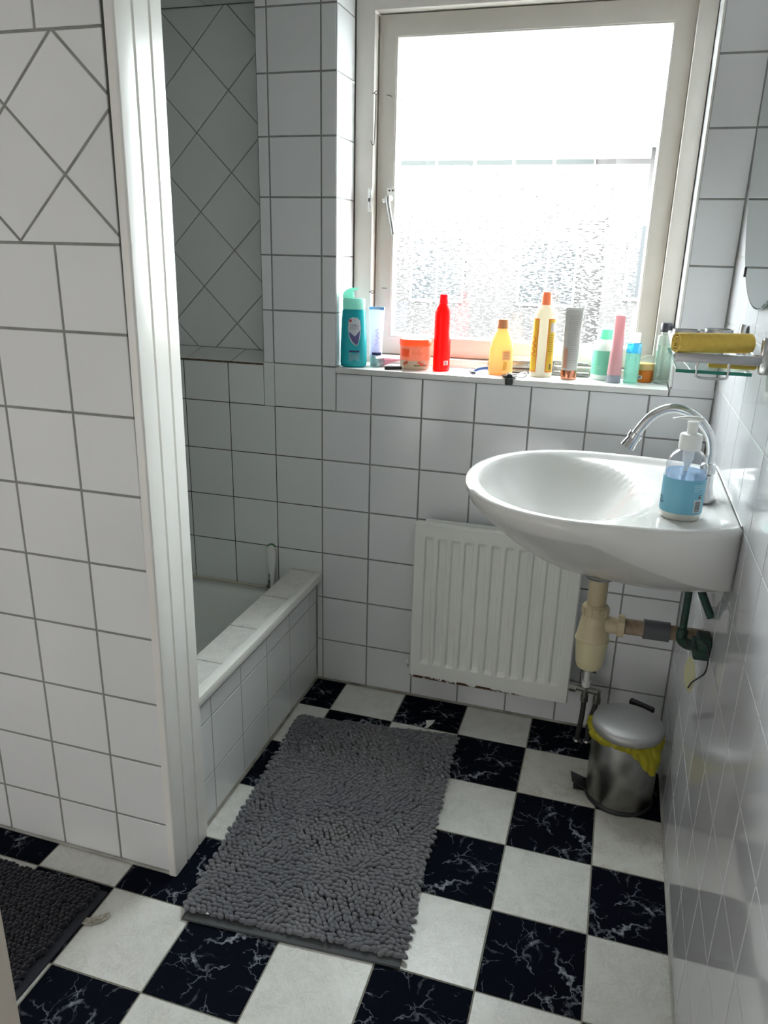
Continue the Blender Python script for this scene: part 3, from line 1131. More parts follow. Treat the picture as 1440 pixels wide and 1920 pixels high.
# vent plug at the lower left
obj('vent_plug', lathe([(0.0, -0.008), (0.007, -0.006), (0.0095, 0.0), (0.007, 0.006), (0.0, 0.008)], 14), WHITE_P, rad, loc=(-0.014, 0.03, 0.030), smooth=True)
tubeobj('vent_spigot', [(-0.014, 0.03, 0.022), (-0.013, 0.03, 0.012)], [0.003, 0.0012], CHROME_D, rad, 8)
tubeobj('vent_stub', [(-0.010, 0.03, 0.030), (0.006, 0.03, 0.030)], 0.0045, WHITE_P, rad, 8)
obj('air_vent', lathe([(0.0, -0.006), (0.005, -0.004), (0.005, 0.004), (0.0, 0.006)], 10), WHITE_P, rad, loc=(-0.003, 0.006, H_ - 0.018), smooth=True)
for x in (0.06, W_ - 0.08):
    boxobj('bracket', x, x + 0.02, 0.064, 0.0985, 0.10, H_ - 0.10, RAD, rad)

# valve and its pipes
va = thing('radiator_valve', 'metal radiator valve block with two pipes going into the floor', 'valve', (0.835, -0.075, 0.0))
VAL = mottled('nickel_valve', (0.36, 0.35, 0.33), (0.24, 0.23, 0.215), 70, 0.4, metal=1.0)
bm = bmesh.new()
tube(bm, [(-0.030, 0, 0.176), (0.030, 0, 0.170)], [0.009, 0.009], 14)
tube(bm, [(-0.004, 0, 0.190), (-0.004, 0, 0.150)], [0.009, 0.010], 14)
tube(bm, [(0.030, 0, 0.176), (0.030, 0, 0.150)], [0.008, 0.010], 14)
obj('valve_body', bm, VAL, va, smooth=True, angle=40)
obj('union_nut', tube(bmesh.new(), [(-0.052, 0, 0.178), (-0.030, 0, 0.176)], 0.0165, 10), VAL, va)
tubeobj('union_tail', [(-0.066, 0, 0.178), (-0.05, 0, 0.178)], 0.010, VAL, va, 12)
for x in (-0.004, 0.030):
    obj('compression_nut', tube(bmesh.new(), [(x, 0, 0.136), (x, 0, 0.152)], 0.0125, 6), VAL, va)
    if x < 0:
        pts = [(x, 0, 0.14), (x - 0.001, 0.0, 0.08), (x - 0.006, 0.002, 0.02), (x - 0.006, 0.002, 0.0005)]
    else:
        pts = [(x, 0, 0.14), (x - 0.004, 0, 0.11), (x - 0.012, 0.004, 0.06), (x - 0.012, 0.004, 0.0005)]
    tubeobj('supply_pipe', pts, 0.0075, mat('dark_pipe', (0.035, 0.035, 0.034), 0.6), va, 12, smooth=5)
    obj('floor_collar', lathe([(0.0125, 0.0), (0.0125, 0.003), (0.0085, 0.006)], 14, cap=False), CHROME_D, va, loc=(pts[-1][0], pts[-1][1], 0.0003), smooth=True)
tubeobj('white_riser', [(-0.004, 0, 0.195), (-0.004, 0, 0.300)], 0.0085, WHITE_P, va, 14, label='white plastic riser')
obj('riser_nut', tube(bmesh.new(), [(-0.004, 0, 0.184), (-0.004, 0, 0.202)], 0.0125, 8), WHITE_P, va)
boxobj('pipe_clip', -0.022, 0.016, -0.012, 0.010, 0.236, 0.256, BLACK, va, b=0.002)
boxobj('clip_tab', 0.013, 0.019, -0.010, 0.004, 0.232, 0.262, VAL, va, b=0.001)
tubeobj('clip_cord', [(-0.020, -0.005, 0.25), (-0.022, -0.006, 0.22), (-0.021, -0.004, 0.19)], 0.0013, BLACK, va, 5, smooth=3)

# ------------------------------------------------------------------ washbasin
SK = thing('washbasin', 'white oval ceramic washbasin mounted on the right wall', 'washbasin', (0.80, -0.48, 0.0))
CX, CY = 0.80, -0.485
def outline(phi):
    """outer plan distance from the centre in direction phi (0 = towards the right wall)"""
    c, s = math.cos(phi), math.sin(phi)
    if c <= 0:
        a, b, n = 0.258, 0.285 if s < 0 else 0.262, 2.15
        return (abs(c / a) ** n + abs(s / b) ** n) ** (-1 / n)
    b = 0.285 if s < 0 else 0.262
    a, n = 0.285, 2.15 + 1.9 * c
    r = (abs(c / a) ** n + abs(s / b) ** n) ** (-1 / n)
    if r * c > 0.2525:
        r = 0.2525 / c
    return r
DX, DY = 0.828 - CX, -0.465 - CY     # drain, relative
def smin(a, b, k):
    h = max(k - abs(a - b), 0) / k
    return min(a, b) - h * h * k * 0.25
NP = 144
bm = bmesh.new()
def wallness(phi):
    return max(0.0, math.cos(phi)) ** 0.8
ZRIM = 0.902
def under(s, phi):
    zb = 0.700
    ze = 0.866 - 0.110 * wallness(phi) ** 1.3
    p = 1.85
    return zb + (ze - zb) * s ** p
def top(x, y, s):
    # bowl
    rx = (x + 0.062) / (0.190 if x < -0.062 else 0.180)
    ry = (y + 0.004) / 0.232
    q = math.sqrt(rx * rx + ry * ry)
    bowl = 0.752 + 0.150 * q ** 2.6
    deck = 0.889 - 0.004 * max(0, 1 - ((x - 0.20) ** 2 + y * y) / 0.02)
    z = smin(bowl, deck, 0.012)
    # rise to the crest
    k = min(max((s - 0.865) / 0.09, 0), 1)
    k = k * k * (3 - 2 * k)
    return z * (1 - k) + max(z, ZRIM) * k if s < 0.958 else ZRIM
def ringof(s, zf):
    out = []
    for i in range(NP):
        phi = 2 * PI * i / NP
        r = outline(phi)
        ex, ey = r * math.cos(phi), r * math.sin(phi)
        out.append(bm.verts.new(zf(phi, ex, ey, s)))
    return out
rings = []
# underside, from the waste outwards (centre slides from the waste to the middle)
for s in (0.10, 0.16, 0.24, 0.34, 0.45, 0.56, 0.67, 0.77, 0.86, 0.93, 0.975, 1.0):
    def zf(phi, ex, ey, s):
        x = DX * (1 - s) + ex * s
        y = DY * (1 - s) + ey * s
        if ex > 0.2524:
            pass
        return (x, y, under(s, phi))
    rings.append(ringof(s, zf))
# side face up to the crest
for k, f in ((0.5, 1.004), (0.85, 1.0), (0.96, 0.992)):
    def zf(phi, ex, ey, s, k=k, f=f):
        z0 = under(1.0, phi)
        ff = 1.0 if ex > 0.2520 else f + {0.5: 0.030, 0.85: 0.042, 0.96: 0.020}[k] * max(0.0, -math.cos(phi)) ** 0.7
        return (min(ex * ff, 0.2525), ey * ff, z0 + (ZRIM - z0) * k)
    rings.append(ringof(1, zf))
for s in (0.972, 0.955, 0.94, 0.925, 0.91, 0.895, 0.88, 0.86, 0.83, 0.79, 0.75, 0.70, 0.65, 0.6, 0.55, 0.5, 0.45, 0.4, 0.33, 0.26, 0.19, 0.12, 0.06):
    def zf(phi, ex, ey, s):
        return (ex * s - 0.02 * (1 - s), ey * s, top(ex * s - 0.02 * (1 - s), ey * s, s))
    rings.append(ringof(s, zf))
for A, B in zip(rings, rings[1:]):
    for i in range(NP):
        j = (i + 1) % NP
        bm.faces.new((A[i], A[j], B[j], B[i]))
bm.faces.new(rings[0][::-1])
bm.faces.new(rings[-1])
bowl = obj('bowl', bm, CERAMIC, SK, loc=(CX - 0.80, CY + 0.48, 0), smooth=True, angle=70)
# sealant bead between basin and wall
tubeobj('wall_sealant', [(0.2518, 0.222, 0.9005), (0.2518, 0.0, 0.9015), (0.2518, -0.205, 0.9005)], 0.0016, mat('white_silicone', (0.8, 0.8, 0.78), 0.4), SK, 6, smooth=4)
obj('waste_ring', lathe([(0.0, 0.752), (0.018, 0.752), (0.020, 0.7545), (0.028, 0.7545), (0.030, 0.752)], 24, cap=False), CHROME, SK, loc=(-0.062, -0.004, 0.0012), smooth=True)
obj('waste_flange', lathe([(0.0, 0.684), (0.032, 0.684), (0.034, 0.688), (0.034, 0.693)], 28, cap=False), CHROME_D, SK, loc=(0.028, 0.015, -0.002), smooth=True, angle=40)
# crumpled tissue / foam patch in the bowl is a highlight in the photo, not an object

# bottle trap
tr = thing('bottle_trap', 'yellowed plastic bottle trap and waste pipe under the washbasin', 'waste trap', (0.828, -0.465, 0.0))
obj('tail_pipe', lathe([(0.0205, 0.600), (0.0205, 0.683)], 24), CREAM_P, tr, smooth=True, angle=40)
obj('slip_nut', lathe([(0.027, 0.592), (0.028, 0.594), (0.028, 0.612), (0.024, 0.616), (0.022, 0.618)], 24), CREAM_P, tr, smooth=True, angle=30)
bm = bmesh.new()
for k in range(10):
    a = 2 * PI * k / 10
    box(bm, -0.0018, 0.0018, -0.0015, 0.0015, 0, 0.018)
    vs = bm.verts[:] if False else list(bm.verts)[-8:]
    bmesh.ops.rotate(bm, verts=vs, cent=(0, 0, 0), matrix=Matrix.Rotation(a + PI / 2, 3, 'Z'))
    bmesh.ops.translate(bm, verts=vs, vec=(0.0285 * math.cos(a), 0.0285 * math.sin(a), 0.594))
nr = obj('nut_ribs', bm, CREAM_P, tr)
nr['kind'] = 'stuff'
obj('trap_body', lathe([(0.036, 0.532), (0.036, 0.536), (0.0345, 0.545), (0.030, 0.575), (0.0265, 0.593)], 30), CREAM_P, tr, smooth=True, angle=40)
obj('trap_cup', lathe([(0.0, 0.456), (0.018, 0.457), (0.027, 0.463), (0.031, 0.475), (0.0345, 0.515), (0.0355, 0.530), (0.0375, 0.5305), (0.0375, 0.5345), (0.035, 0.5345)], 30), mottled('pale_trap_cup', lin(206, 197, 160), lin(196, 186, 146), 15, 0.45), tr, smooth=True, angle=35)
bm = tube(bmesh.new(), [(0.020, 0, 0.571), (0.058, 0.001, 0.571)], [0.020, 0.0175], 20)
obj('outlet', bm, CREAM_P, tr, smooth=True, angle=40)
obj('outlet_nut', tube(bmesh.new(), [(0.050, 0.001, 0.572), (0.064, 0.001, 0.572)], 0.0255, 9), CREAM_P, tr)
obj('waste_pipe', tube(bmesh.new(), [(0.060, 0.001, 0.573), (0.108, 0.002, 0.573)], 0.0175, 20), BEIGE_P, tr, smooth=True, angle=40)
obj('pipe_sleeve', tube(bmesh.new(), [(0.104, 0.002, 0.573), (0.158, 0.003, 0.573)], 0.0215, 22), GREY_P, tr, smooth=True, angle=40, label='dark grey sleeve')
obj('wall_stub', tube(bmesh.new(), [(0.156, 0.003, 0.573), (0.2245, 0.004, 0.573)], 0.0165, 20), BEIGE_P, tr, smooth=True, angle=40)

# corroded supply pipes
sp = thing('supply_pipework', 'green corroded water pipes and stop valve on the right wall under the basin', 'pipes', (1.053, -0.45, 0.0))
bm = bmesh.new()
tube(bm, smoothpts([(-0.045, -0.040, 0.752), (-0.045, -0.042, 0.68), (-0.046, -0.050, 0.62), (-0.046, -0.055, 0.600)], 4), 0.0075, 12)
obj('pipe', bm, GREEN_CU, sp, smooth=True, angle=50)
bm = bmesh.new()
tube(bm, smoothpts([(-0.042, -0.040, 0.735), (-0.032, -0.058, 0.715), (-0.014, -0.085, 0.680), (-0.003, -0.100, 0.660)], 4), 0.008, 12)
obj('pipe', bm, GREEN_CU, sp, smooth=True, angle=50)
obj('elbow', tube(bmesh.new(), smoothpts([(-0.046, -0.054, 0.605), (-0.046, -0.060, 0.584), (-0.036, -0.078, 0.584), (-0.024, -0.095, 0.592)], 3), 0.0115, 12), GREEN_CU, sp, smooth=True, angle=50)
bm = bmesh.new()
box(bm, -0.032, -0.002, -0.150, -0.085, 0.586, 0.610)
box(bm, -0.026, -0.002, -0.155, -0.105, 0.608, 0.634)
bev(bm, 0.005, 2)
for v in bm.verts:
    v.co += Vector((random.uniform(-.0012, .0006), random.uniform(-.001, .001), random.uniform(-.001, .001)))
obj('stop_valve', bm, GREEN_CU, sp, smooth=True, angle=50)
tubeobj('valve_cord', [(-0.020, -0.150, 0.628), (-0.012, -0.165, 0.630), (-0.008, -0.178, 0.610), (-0.008, -0.172, 0.575), (-0.016, -0.150, 0.548), (-0.024, -0.138, 0.530), (-0.028, -0.130, 0.512)], 0.0016, BLACK, sp, 6, smooth=5)
# cream tag hanging on the wall
tg = tag(obj('wall_tag', lathe([(0.0, -0.001), (0.026, -0.001), (0.027, 0.0), (0.026, 0.001), (0.0, 0.001)], 32, sx=1.0, sy=0.62), mat('cream_plastic_tag', lin(205, 203, 165), 0.5), None, (1.044, -0.578, 0.487), (PI / 2 + 0.0, 0, PI / 2), smooth=True, angle=40),
         'oval cream plastic tag hanging on the wall tiles under the washbasin', 'tag')
tg.location = (1.026, -0.565, 0.535)
tg.rotation_euler = (0, PI / 2 - 0.05, math.radians(24))
tg.scale = (1.5, 1.25, 1)

# ------------------------------------------------------------------ tap
tp = thing('tap', 'chrome swan neck tap on the right side of the washbasin', 'tap', (1.004, -0.500, 0.8885))
obj('tap_base', lathe([(0.0245, 0.0), (0.0245, 0.003), (0.019, 0.012), (0.0145, 0.028), (0.0135, 0.045), (0.0125, 0.052)], 24), CHROME, tp, smooth=True, angle=50)
obj('tap_knob', lathe([(0.011, 0.052), (0.0145, 0.056), (0.0145, 0.070), (0.012, 0.074), (0.009, 0.076)], 20, power=2.6), CHROME, tp, smooth=True, angle=40)
arc = [(0.0, 0, 0.074), (0.001, 0, 0.10), (-0.006, 0, 0.128), (-0.024, 0, 0.153), (-0.052, 0, 0.172), (-0.085, 0, 0.176), (-0.115, 0, 0.160), (-0.134, 0, 0.134), (-0.143, 0, 0.117)]
tubeobj('spout', arc, 0.0092, CHROME, tp, 16, smooth=6)
obj('aerator_collar', tube(bmesh.new(), [(-0.1405, 0, 0.1225), (-0.1455, 0, 0.113)], 0.0140, 20), CHROME, tp, smooth=True, angle=40)
obj('aerator', tube(bmesh.new(), [(-0.143, 0, 0.116), (-0.1545, 0, 0.094)], [0.0115, 0.0148], 20), CHROME, tp, smooth=True, angle=40)

# ------------------------------------------------------------------ soap dispenser
def label_patch(name, prof_r, z0, z1, a0, a1, m, parent, sx=1.0, sy=1.0, off=0.0006, n=18, power=2.0, label=None, tk=0.0):
    """curved label wrapped on a bottle between the angles a0..a1 (degrees), prof_r(z) = radius"""
    bm = bmesh.new()
    g = []
    nz = 6
    for kz in range(nz + 1):
        z = z0 + (z1 - z0) * kz / nz
        row = []
        for i in range(n + 1):
            a = math.radians(a0 + (a1 - a0) * i / n)
            ca, sa = math.cos(a), math.sin(a)
            k = (abs(ca) ** power + abs(sa) ** power) ** (-1 / power)
            r = prof_r(z) * k
            row.append(bm.verts.new(((r * sx + off) * ca, (r * sy + off) * sa, z)))
        g.append(row)
    for kz in range(nz):
        for i in range(n):
            bm.faces.new((g[kz][i], g[kz][i + 1], g[kz + 1][i + 1], g[kz + 1][i]))
    return obj(name, bm, m, parent, smooth=True, label=label)
INK = mat('dark_ink', (0.02, 0.02, 0.03), 0.6)
INK_G = mat('grey_ink', (0.18, 0.18, 0.2), 0.6)
WHT_L = translucent('white_paper_label', (0.8, 0.8, 0.78), 0.5, 0.35)

def textlines(parent, prof_r, z0, z1, n, a0, a1, m=None, sx=1, sy=1, th=0.0009, power=2.0, off=0.0011):
    """rows of print too small to read, joined into one part"""
    bm = bmesh.new()
    for k in range(n):
        z = z1 - (z1 - z0) * k / max(1, n - 1)
        a = a0
        while a < a1 - 1:
            da = min(random.uniform(3, 9), a1 - a)
            seg = 3
            for i in range(seg):
                q = []
                for (aa, zz) in ((a + da * i / seg, z), (a + da * (i + 1) / seg, z), (a + da * (i + 1) / seg, z + th), (a + da * i / seg, z + th)):
                    r_ = math.radians(aa)
                    ca, sa = math.cos(r_), math.sin(r_)
                    kk = (abs(ca) ** power + abs(sa) ** power) ** (-1 / power)
                    q.append(bm.verts.new(((prof_r(zz) * kk * sx + off) * ca, (prof_r(zz) * kk * sy + off) * sa, zz)))
                bm.faces.new(q)
            a += da + 1.6
            if k == n - 1 and a > (a0 + a1) / 2:
                break
    o = obj('fine_print', bm, m or INK_G, parent)
    o['kind'] = 'stuff'
    return o
def barcode(parent, prof_r, z0, z1, a0, a1, sx=1, sy=1, horizontal=True, power=2.0):
    label_patch('barcode_panel', prof_r, z0, z1, a0, a1, WHT_L, parent, sx, sy, 0.0010, 6, power)
    bm = bmesh.new()
    zz = z0 + (z1 - z0) * 0.08
    while zz < z1 - (z1 - z0) * 0.1:
        h = random.choice((0.0006, 0.001, 0.0014)) * (z1 - z0) / 0.03
        q = []
        for i in range(5):
            for z in (zz, zz + h):
                a = math.radians(a0 + (a1 - a0) * (0.14 + 0.72 * i / 4))
                ca, sa = math.cos(a), math.sin(a)
                k = (abs(ca) ** power + abs(sa) ** power) ** (-1 / power)
                q.append(bm.verts.new(((prof_r(z) * k * sx + 0.0014) * ca, (prof_r(z) * k * sy + 0.0014) * sa, z)))
        for i in range(4):
            bm.faces.new((q[2 * i], q[2 * i + 2], q[2 * i + 3], q[2 * i + 1]))
        zz += h + 0.0009 * (z1 - z0) / 0.03
    o = obj('barcode', bm, INK, parent)
    o['kind'] = 'stuff'

def wraptext(txt, size, parent, prof_r, zc, ac, m, sx=1, sy=1, off=0.0013, power=2.0, name='lettering', rot=0):
    """flat lettering bent round the bottle"""
    cu = bpy.data.curves.new('lettering', 'FONT')
    cu.body = txt
    cu.size = size
    cu.align_x = 'CENTER'
    cu.align_y = 'CENTER'
    cu.resolution_u = 2
    to = bpy.data.objects.new('lettering_tmp', cu)
    COL.objects.link(to)
    dg = bpy.context.evaluated_depsgraph_get()
    me = bpy.data.meshes.new_from_object(to.evaluated_get(dg))
    bpy.data.objects.remove(to)
    a_c = math.radians(ac)
    for v in me.vertices:
        x, y = v.co.x, v.co.y
        if rot:
            x, y = x * math.cos(rot) - y * math.sin(rot), x * math.sin(rot) + y * math.cos(rot)
        z = zc + y
        R_ = prof_r(z)
        rr = R_ * (abs(math.cos(a_c)) * sx + abs(math.sin(a_c)) * sy)
        a = a_c + x / max(rr, 0.004) * (0.5 if sx != sy else 1.0) if False else a_c + x / max(R_ * max(sx * abs(math.sin(a_c)), sy * abs(math.cos(a_c)), 0.3), 0.004)
        ca, sa = math.cos(a), math.sin(a)
        k = (abs(ca) ** power + abs(sa) ** power) ** (-1 / power)
        v.co = ((R_ * k * sx + off) * ca, (R_ * k * sy + off) * sa, z)
    me.materials.clear()
    me.materials.append(m)
    o = link(name, me, parent)
    return o

def scribble(name, parent, f, pts, ac, m, w=0.0012, sx=1, sy=1, off=0.0012, power=2.0):
    """a pen stroke (x, z) of width w bent on the bottle, for print too small to read"""
    bm = bmesh.new()
    a_c = math.radians(ac)
    P = smoothpts([(x, 0, z) for x, z in pts], 4)
    q = []
    for i, p in enumerate(P):
        d = (P[min(i + 1, len(P) - 1)] - P[max(i - 1, 0)]).normalized()
        for sgn in (-1, 1):
            x, z = p.x - d.z * w / 2 * sgn, p.z + d.x * w / 2 * sgn
            R_ = f(z)
            a = a_c + x / max(R_ * max(sx * abs(math.sin(a_c)), sy * abs(math.cos(a_c)), 0.3), 0.004)
            ca, sa = math.cos(a), math.sin(a)
            k = (abs(ca) ** power + abs(sa) ** power) ** (-1 / power)
            q.append(bm.verts.new(((R_ * k * sx + off) * ca, (R_ * k * sy + off) * sa, z)))
    for i in range(len(P) - 1):
        bm.faces.new((q[2 * i], q[2 * i + 2], q[2 * i + 3], q[2 * i + 1]))
    return obj(name, bm, m, parent)

def pr_from(prof):
    def f(z):
        for (r0, z0), (r1, z1) in zip(prof, prof[1:]):
            if z0 <= z <= z1 and z1 > z0:
                return r0 + (r1 - r0) * (z - z0) / (z1 - z0)
        return prof[-1][0] if z > prof[-1][1] else prof[0][0]
    return f

sd = thing('soap_dispenser', 'clear pump bottle with a blue label on the washbasin', 'soap dispenser', (0.953, -0.625, 0.886), (0, 0, math.radians(0)))
SPROF = [(0.0, 0.001), (0.031, 0.001), (0.036, 0.005), (0.0365, 0.01), (0.0365, 0.092), (0.0355, 0.104), (0.032, 0.115), (0.026, 0.1235), (0.019, 0.129), (0.0155, 0.131), (0.0155, 0.134)]
obj('bottle', lathe(SPROF, 40, power=2.2), clear('clear_bottle_plastic', (0.96, 0.97, 0.985), 0.10, 0.03, (0.80, 0.85, 0.95)), sd, smooth=True, angle=60)
LPROF = [(0.0, 0.0025), (0.029, 0.0025), (0.0335, 0.006), (0.0345, 0.012), (0.0345, 0.0895)]
obj('liquid_soap', lathe(LPROF, 36, power=2.2), clear('bluish_soap', (0.62, 0.74, 0.86), 0.02, 0.45, (0.52, 0.66, 0.82)), sd, smooth=True, angle=60)
LPR = lambda z: 0.0367
obj('soap_foot', lathe([(0.0, 0.002), (0.030, 0.002), (0.035, 0.0058), (0.0355, 0.0165)], 36, power=2.2), translucent('cream_soap', lin(250, 242, 222), 0.3, 0.25), sd, smooth=True, angle=60)
BLUEL = translucent('blue_printed_label', lin(118, 178, 196), 0.35, 0.2)
label_patch('blue_label', LPR, 0.017, 0.081, -190, 60, BLUEL, sd, n=60, power=2.2, label='light blue wrap label')
barcode(sd, LPR, 0.021, 0.045, -62, -38, power=2.2)
textlines(sd, LPR, 0.062, 0.072, 4, -66, -38, mat('pale_ink', (0.55, 0.7, 0.75), 0.6), power=2.2, off=0.0012)
label_patch('recycling_mark', LPR, 0.047, 0.054, -50, -40, INK, sd, off=0.0013, n=4, power=2.2)
scribble('recycling_mark', sd, LPR, [(-0.002, 0.049), (0.001, 0.0485), (0.0015, 0.051), (-0.0015, 0.0525)], -45, WHT_L, 0.001, off=0.0017, power=2.2)
scribble('printed_mark', sd, LPR, [(-0.006, 0.040), (0.0, 0.044), (0.002, 0.039), (-0.004, 0.034), (0.002, 0.031), (0.007, 0.036)], -160, mat('navy_ink', (0.02, 0.05, 0.10), 0.5), 0.002, power=2.2)
obj('pump_collar', lathe([(0.0185, 0.130), (0.0195, 0.132), (0.0195, 0.155), (0.018, 0.158), (0.012, 0.159)], 30), WHITE_P, sd, smooth=True, angle=30)
obj('pump_stem', lathe([(0.0085, 0.158), (0.0088, 0.172), (0.0098, 0.180)], 20), WHITE_P, sd, smooth=True, angle=40)
bm = bmesh.new()
P5 = [((0.014, 0, 0.183), 0.009), ((0.004, 0, 0.187), 0.0105), ((-0.010, 0, 0.188), 0.0075), ((-0.024, 0, 0.188), 0.005), ((-0.034, 0, 0.184), 0.0035)]
tube(bm, [p for p, r in P5], [r for p, r in P5], 14)
for v in bm.verts:
    v.co.z = 0.186 + (v.co.z - 0.186) * 0.42 + (0.0 if v.co.x > -0.01 else (v.co.x + 0.01) * 0.10)
obj('pump_spout', bm, WHITE_P, sd, smooth=True, angle=50)
MILK = translucent('milky_plastic', (0.82, 0.84, 0.86), 0.3, 0.4)
obj('pump_chamber', lathe([(0.0045, 0.098), (0.0065, 0.104), (0.0095, 0.112), (0.0100, 0.128)], 18), MILK, sd, smooth=True, angle=40)
tubeobj('dip_tube', [(0, 0, 0.100), (-0.004, 0, 0.07), (-0.009, 0, 0.02), (-0.010, 0, 0.008)], 0.0036, MILK, sd, 12)

# ------------------------------------------------------------------ wall shelf with towel roll
sh = thing('wall_shelf', 'chrome and glass tumbler shelf on the right wall above the basin', 'shelf', (1.053, -0.50, 1.185))
AL = mat('satin_metal', (0.40, 0.40, 0.41), 0.38, 1.0)
FY, BY = -0.170, 0.175      # front and back rail, local
boxobj('front_rail', -0.148, -0.016, FY - 0.003, FY + 0.003, -0.010, 0.005, AL, sh, b=0.0015)
tubeobj('side_rail', [(-0.148, FY, 0.0), (-0.146, 0.0, 0.004), (-0.143, BY, 0.008)], 0.005, CHROME, sh, 12)
tubeobj('side_rail', [(-0.020, FY, -0.001), (-0.018, 0.0, 0.004), (-0.016, BY, 0.008)], 0.005, CHROME, sh, 12)
boxobj('back_rail', -0.145, -0.014, BY - 0.003, BY + 0.003, -0.002, 0.012, AL, sh, b=0.0015)
boxobj('cross_bar', -0.144, -0.018, 0.040, 0.046, -0.002, 0.010, AL, sh, b=0.0015)
for y in (FY + 0.02, BY - 0.035):
    b_ = boxobj('wall_mount', -0.0155, -0.0005, y - 0.010, y + 0.010, -0.026, 0.034, CHROME, sh, b=0.003)
    boxobj('mount_arm', -0.022, -0.013, y - 0.006, y + 0.006, -0.008, 0.006, CHROME_D, sh, b=0.002)
TEAL_E = mat('glass_shelf_edge', lin(40, 130, 112), 0.15)
gs = boxobj('glass_plate', -0.146, -0.026, FY - 0.002, BY - 0.01, -0.028, -0.022, clear('greenish_glass', (0.84, 0.93, 0.90), 0.10), sh, b=0.001)
boxobj('plate_edge', -0.1455, -0.0265, FY - 0.0032, FY - 0.0022, -0.0278, -0.0222, TEAL_E, sh, label='green cut edge of the glass')
for x in (-0.110, -0.062):
    pass
tubeobj('wire_guard', [(-0.113, FY - 0.005, -0.008), (-0.113, FY - 0.006, -0.028), (-0.108, FY - 0.006, -0.034), (-0.070, FY - 0.006, -0.034), (-0.064, FY - 0.006, -0.028), (-0.064, FY - 0.005, -0.008)], 0.0022, CHROME, sh, 8, smooth=4)
def hoop(name, c, r, h, tilt=0):
    bm = bmesh.new()
    n = 32
    A, B, C_, D = [], [], [], []
    for k in range(n):
        a = 2 * PI * k / n
        for L_, rr, zz in ((A, r, 0), (B, r, h), (C_, r - 0.002, h), (D, r - 0.002, 0)):
            L_.append(bm.verts.new((rr * math.cos(a), rr * math.sin(a), zz)))
    for P, Q in ((A, B), (B, C_), (C_, D), (D, A)):
        for k in range(n):
            j = (k + 1) % n
            bm.faces.new((P[k], P[j], Q[j], Q[k]))
    return obj(name, bm, AL, sh, loc=c, rot=(0, tilt, 0), smooth=True, angle=40)
hoop('tumbler_ring', (-0.054, 0.125, 0.010), 0.027, 0.014)
hoop('tumbler_ring', (-0.115, 0.125, 0.008), 0.027, 0.012)
tubeobj('ring_arm', [(-0.078, 0.10, 0.008), (-0.082, 0.12, 0.012), (-0.078, 0.14, 0.008)], 0.0025, CHROME, sh, 8)

cr = thing('cloth_roll', 'yellow cloth rolled up on the chrome wall shelf', 'cloth', (0.902, -0.662, 1.2035), (0, 0, math.radians(23)))
def spiral(r0, r1, turns, n):
    return [((r0 + (r1 - r0) * k / n), 2 * PI * turns * k / n) for k in range(n + 1)]
bm = bmesh.new()
sp_ = spiral(0.003, 0.0185, 3.6, 96)
th_ = 0.0015
Lc = 0.132
cols = []
for r, a in sp_:
    wob = 1 + 0.06 * math.sin(a * 1.3)
    row = []
    for x, rr in ((random.uniform(-0.0012, 0.0005), r + th_), (0.003, r + th_ * 1.3), (Lc * 0.5, r + th_ * 1.2), (Lc - 0.004, r + th_ * 1.25), (Lc, r + th_)):
        row.append(bm.verts.new((x, rr * wob * math.cos(a), rr * wob * 0.92 * math.sin(a))))
    for x, rr in ((Lc, r - th_ * 0.6), (Lc * 0.5, r - th_ * 0.6), (0.0, r - th_ * 0.6)):
        row.append(bm.verts.new((x, rr * wob * math.cos(a), rr * wob * 0.92 * math.sin(a))))
    cols.append(row)
for A, B in zip(cols, cols[1:]):
    n = len(A)
    for i in range(n):
        j = (i + 1) % n
        bm.faces.new((A[i], A[j], B[j], B[i]))
bm.faces.new(cols[0])
bm.faces.new(cols[-1][::-1])
obj('rolled_cloth', bm, CLOTH_Y, cr, smooth=True, angle=60)
bm = bmesh.new()
box(bm, 0.055, 0.132, -0.003, 0.016, -0.040, -0.030)
bev(bm, 0.004, 2)
cf = obj('cloth', bm, CLOTH_Y, None, loc=(0.906, -0.636, 1.2085), smooth=True, angle=60)
tag(cf, 'folded yellow cloth lying on the glass under the shelf rail', 'cloth')
cf.location.z = 1.2035

# ------------------------------------------------------------------ mirror
mi = thing('mirror', 'round frameless mirror hanging on the right wall', 'mirror', (1.047, -0.46, 1.645))
obj('mirror_glass', lathe([(0.388, -0.0025), (0.390, -0.001), (0.390, 0.001), (0.388, 0.0025)], 96), mat('silvered_glass', (0.50, 0.57, 0.56), 0.015, 1.0), mi, rot=(0, PI / 2, 0), smooth=True, angle=30)
bm = lathe([(0.3905, -0.0022), (0.3915, 0.0), (0.3905, 0.0022)], 96, cap=False)
obj('mirror_edge', bm, mat('green_glass_edge', lin(70, 110, 105), 0.1), mi, rot=(0, PI / 2, 0), smooth=True)
a_ = math.radians(180 + 57)
boxobj('clip', -0.005, 0.005, -0.003, 0.004, -0.010, 0.010, BLACK, mi, b=0.001, loc=(0, 0.211, -0.328))

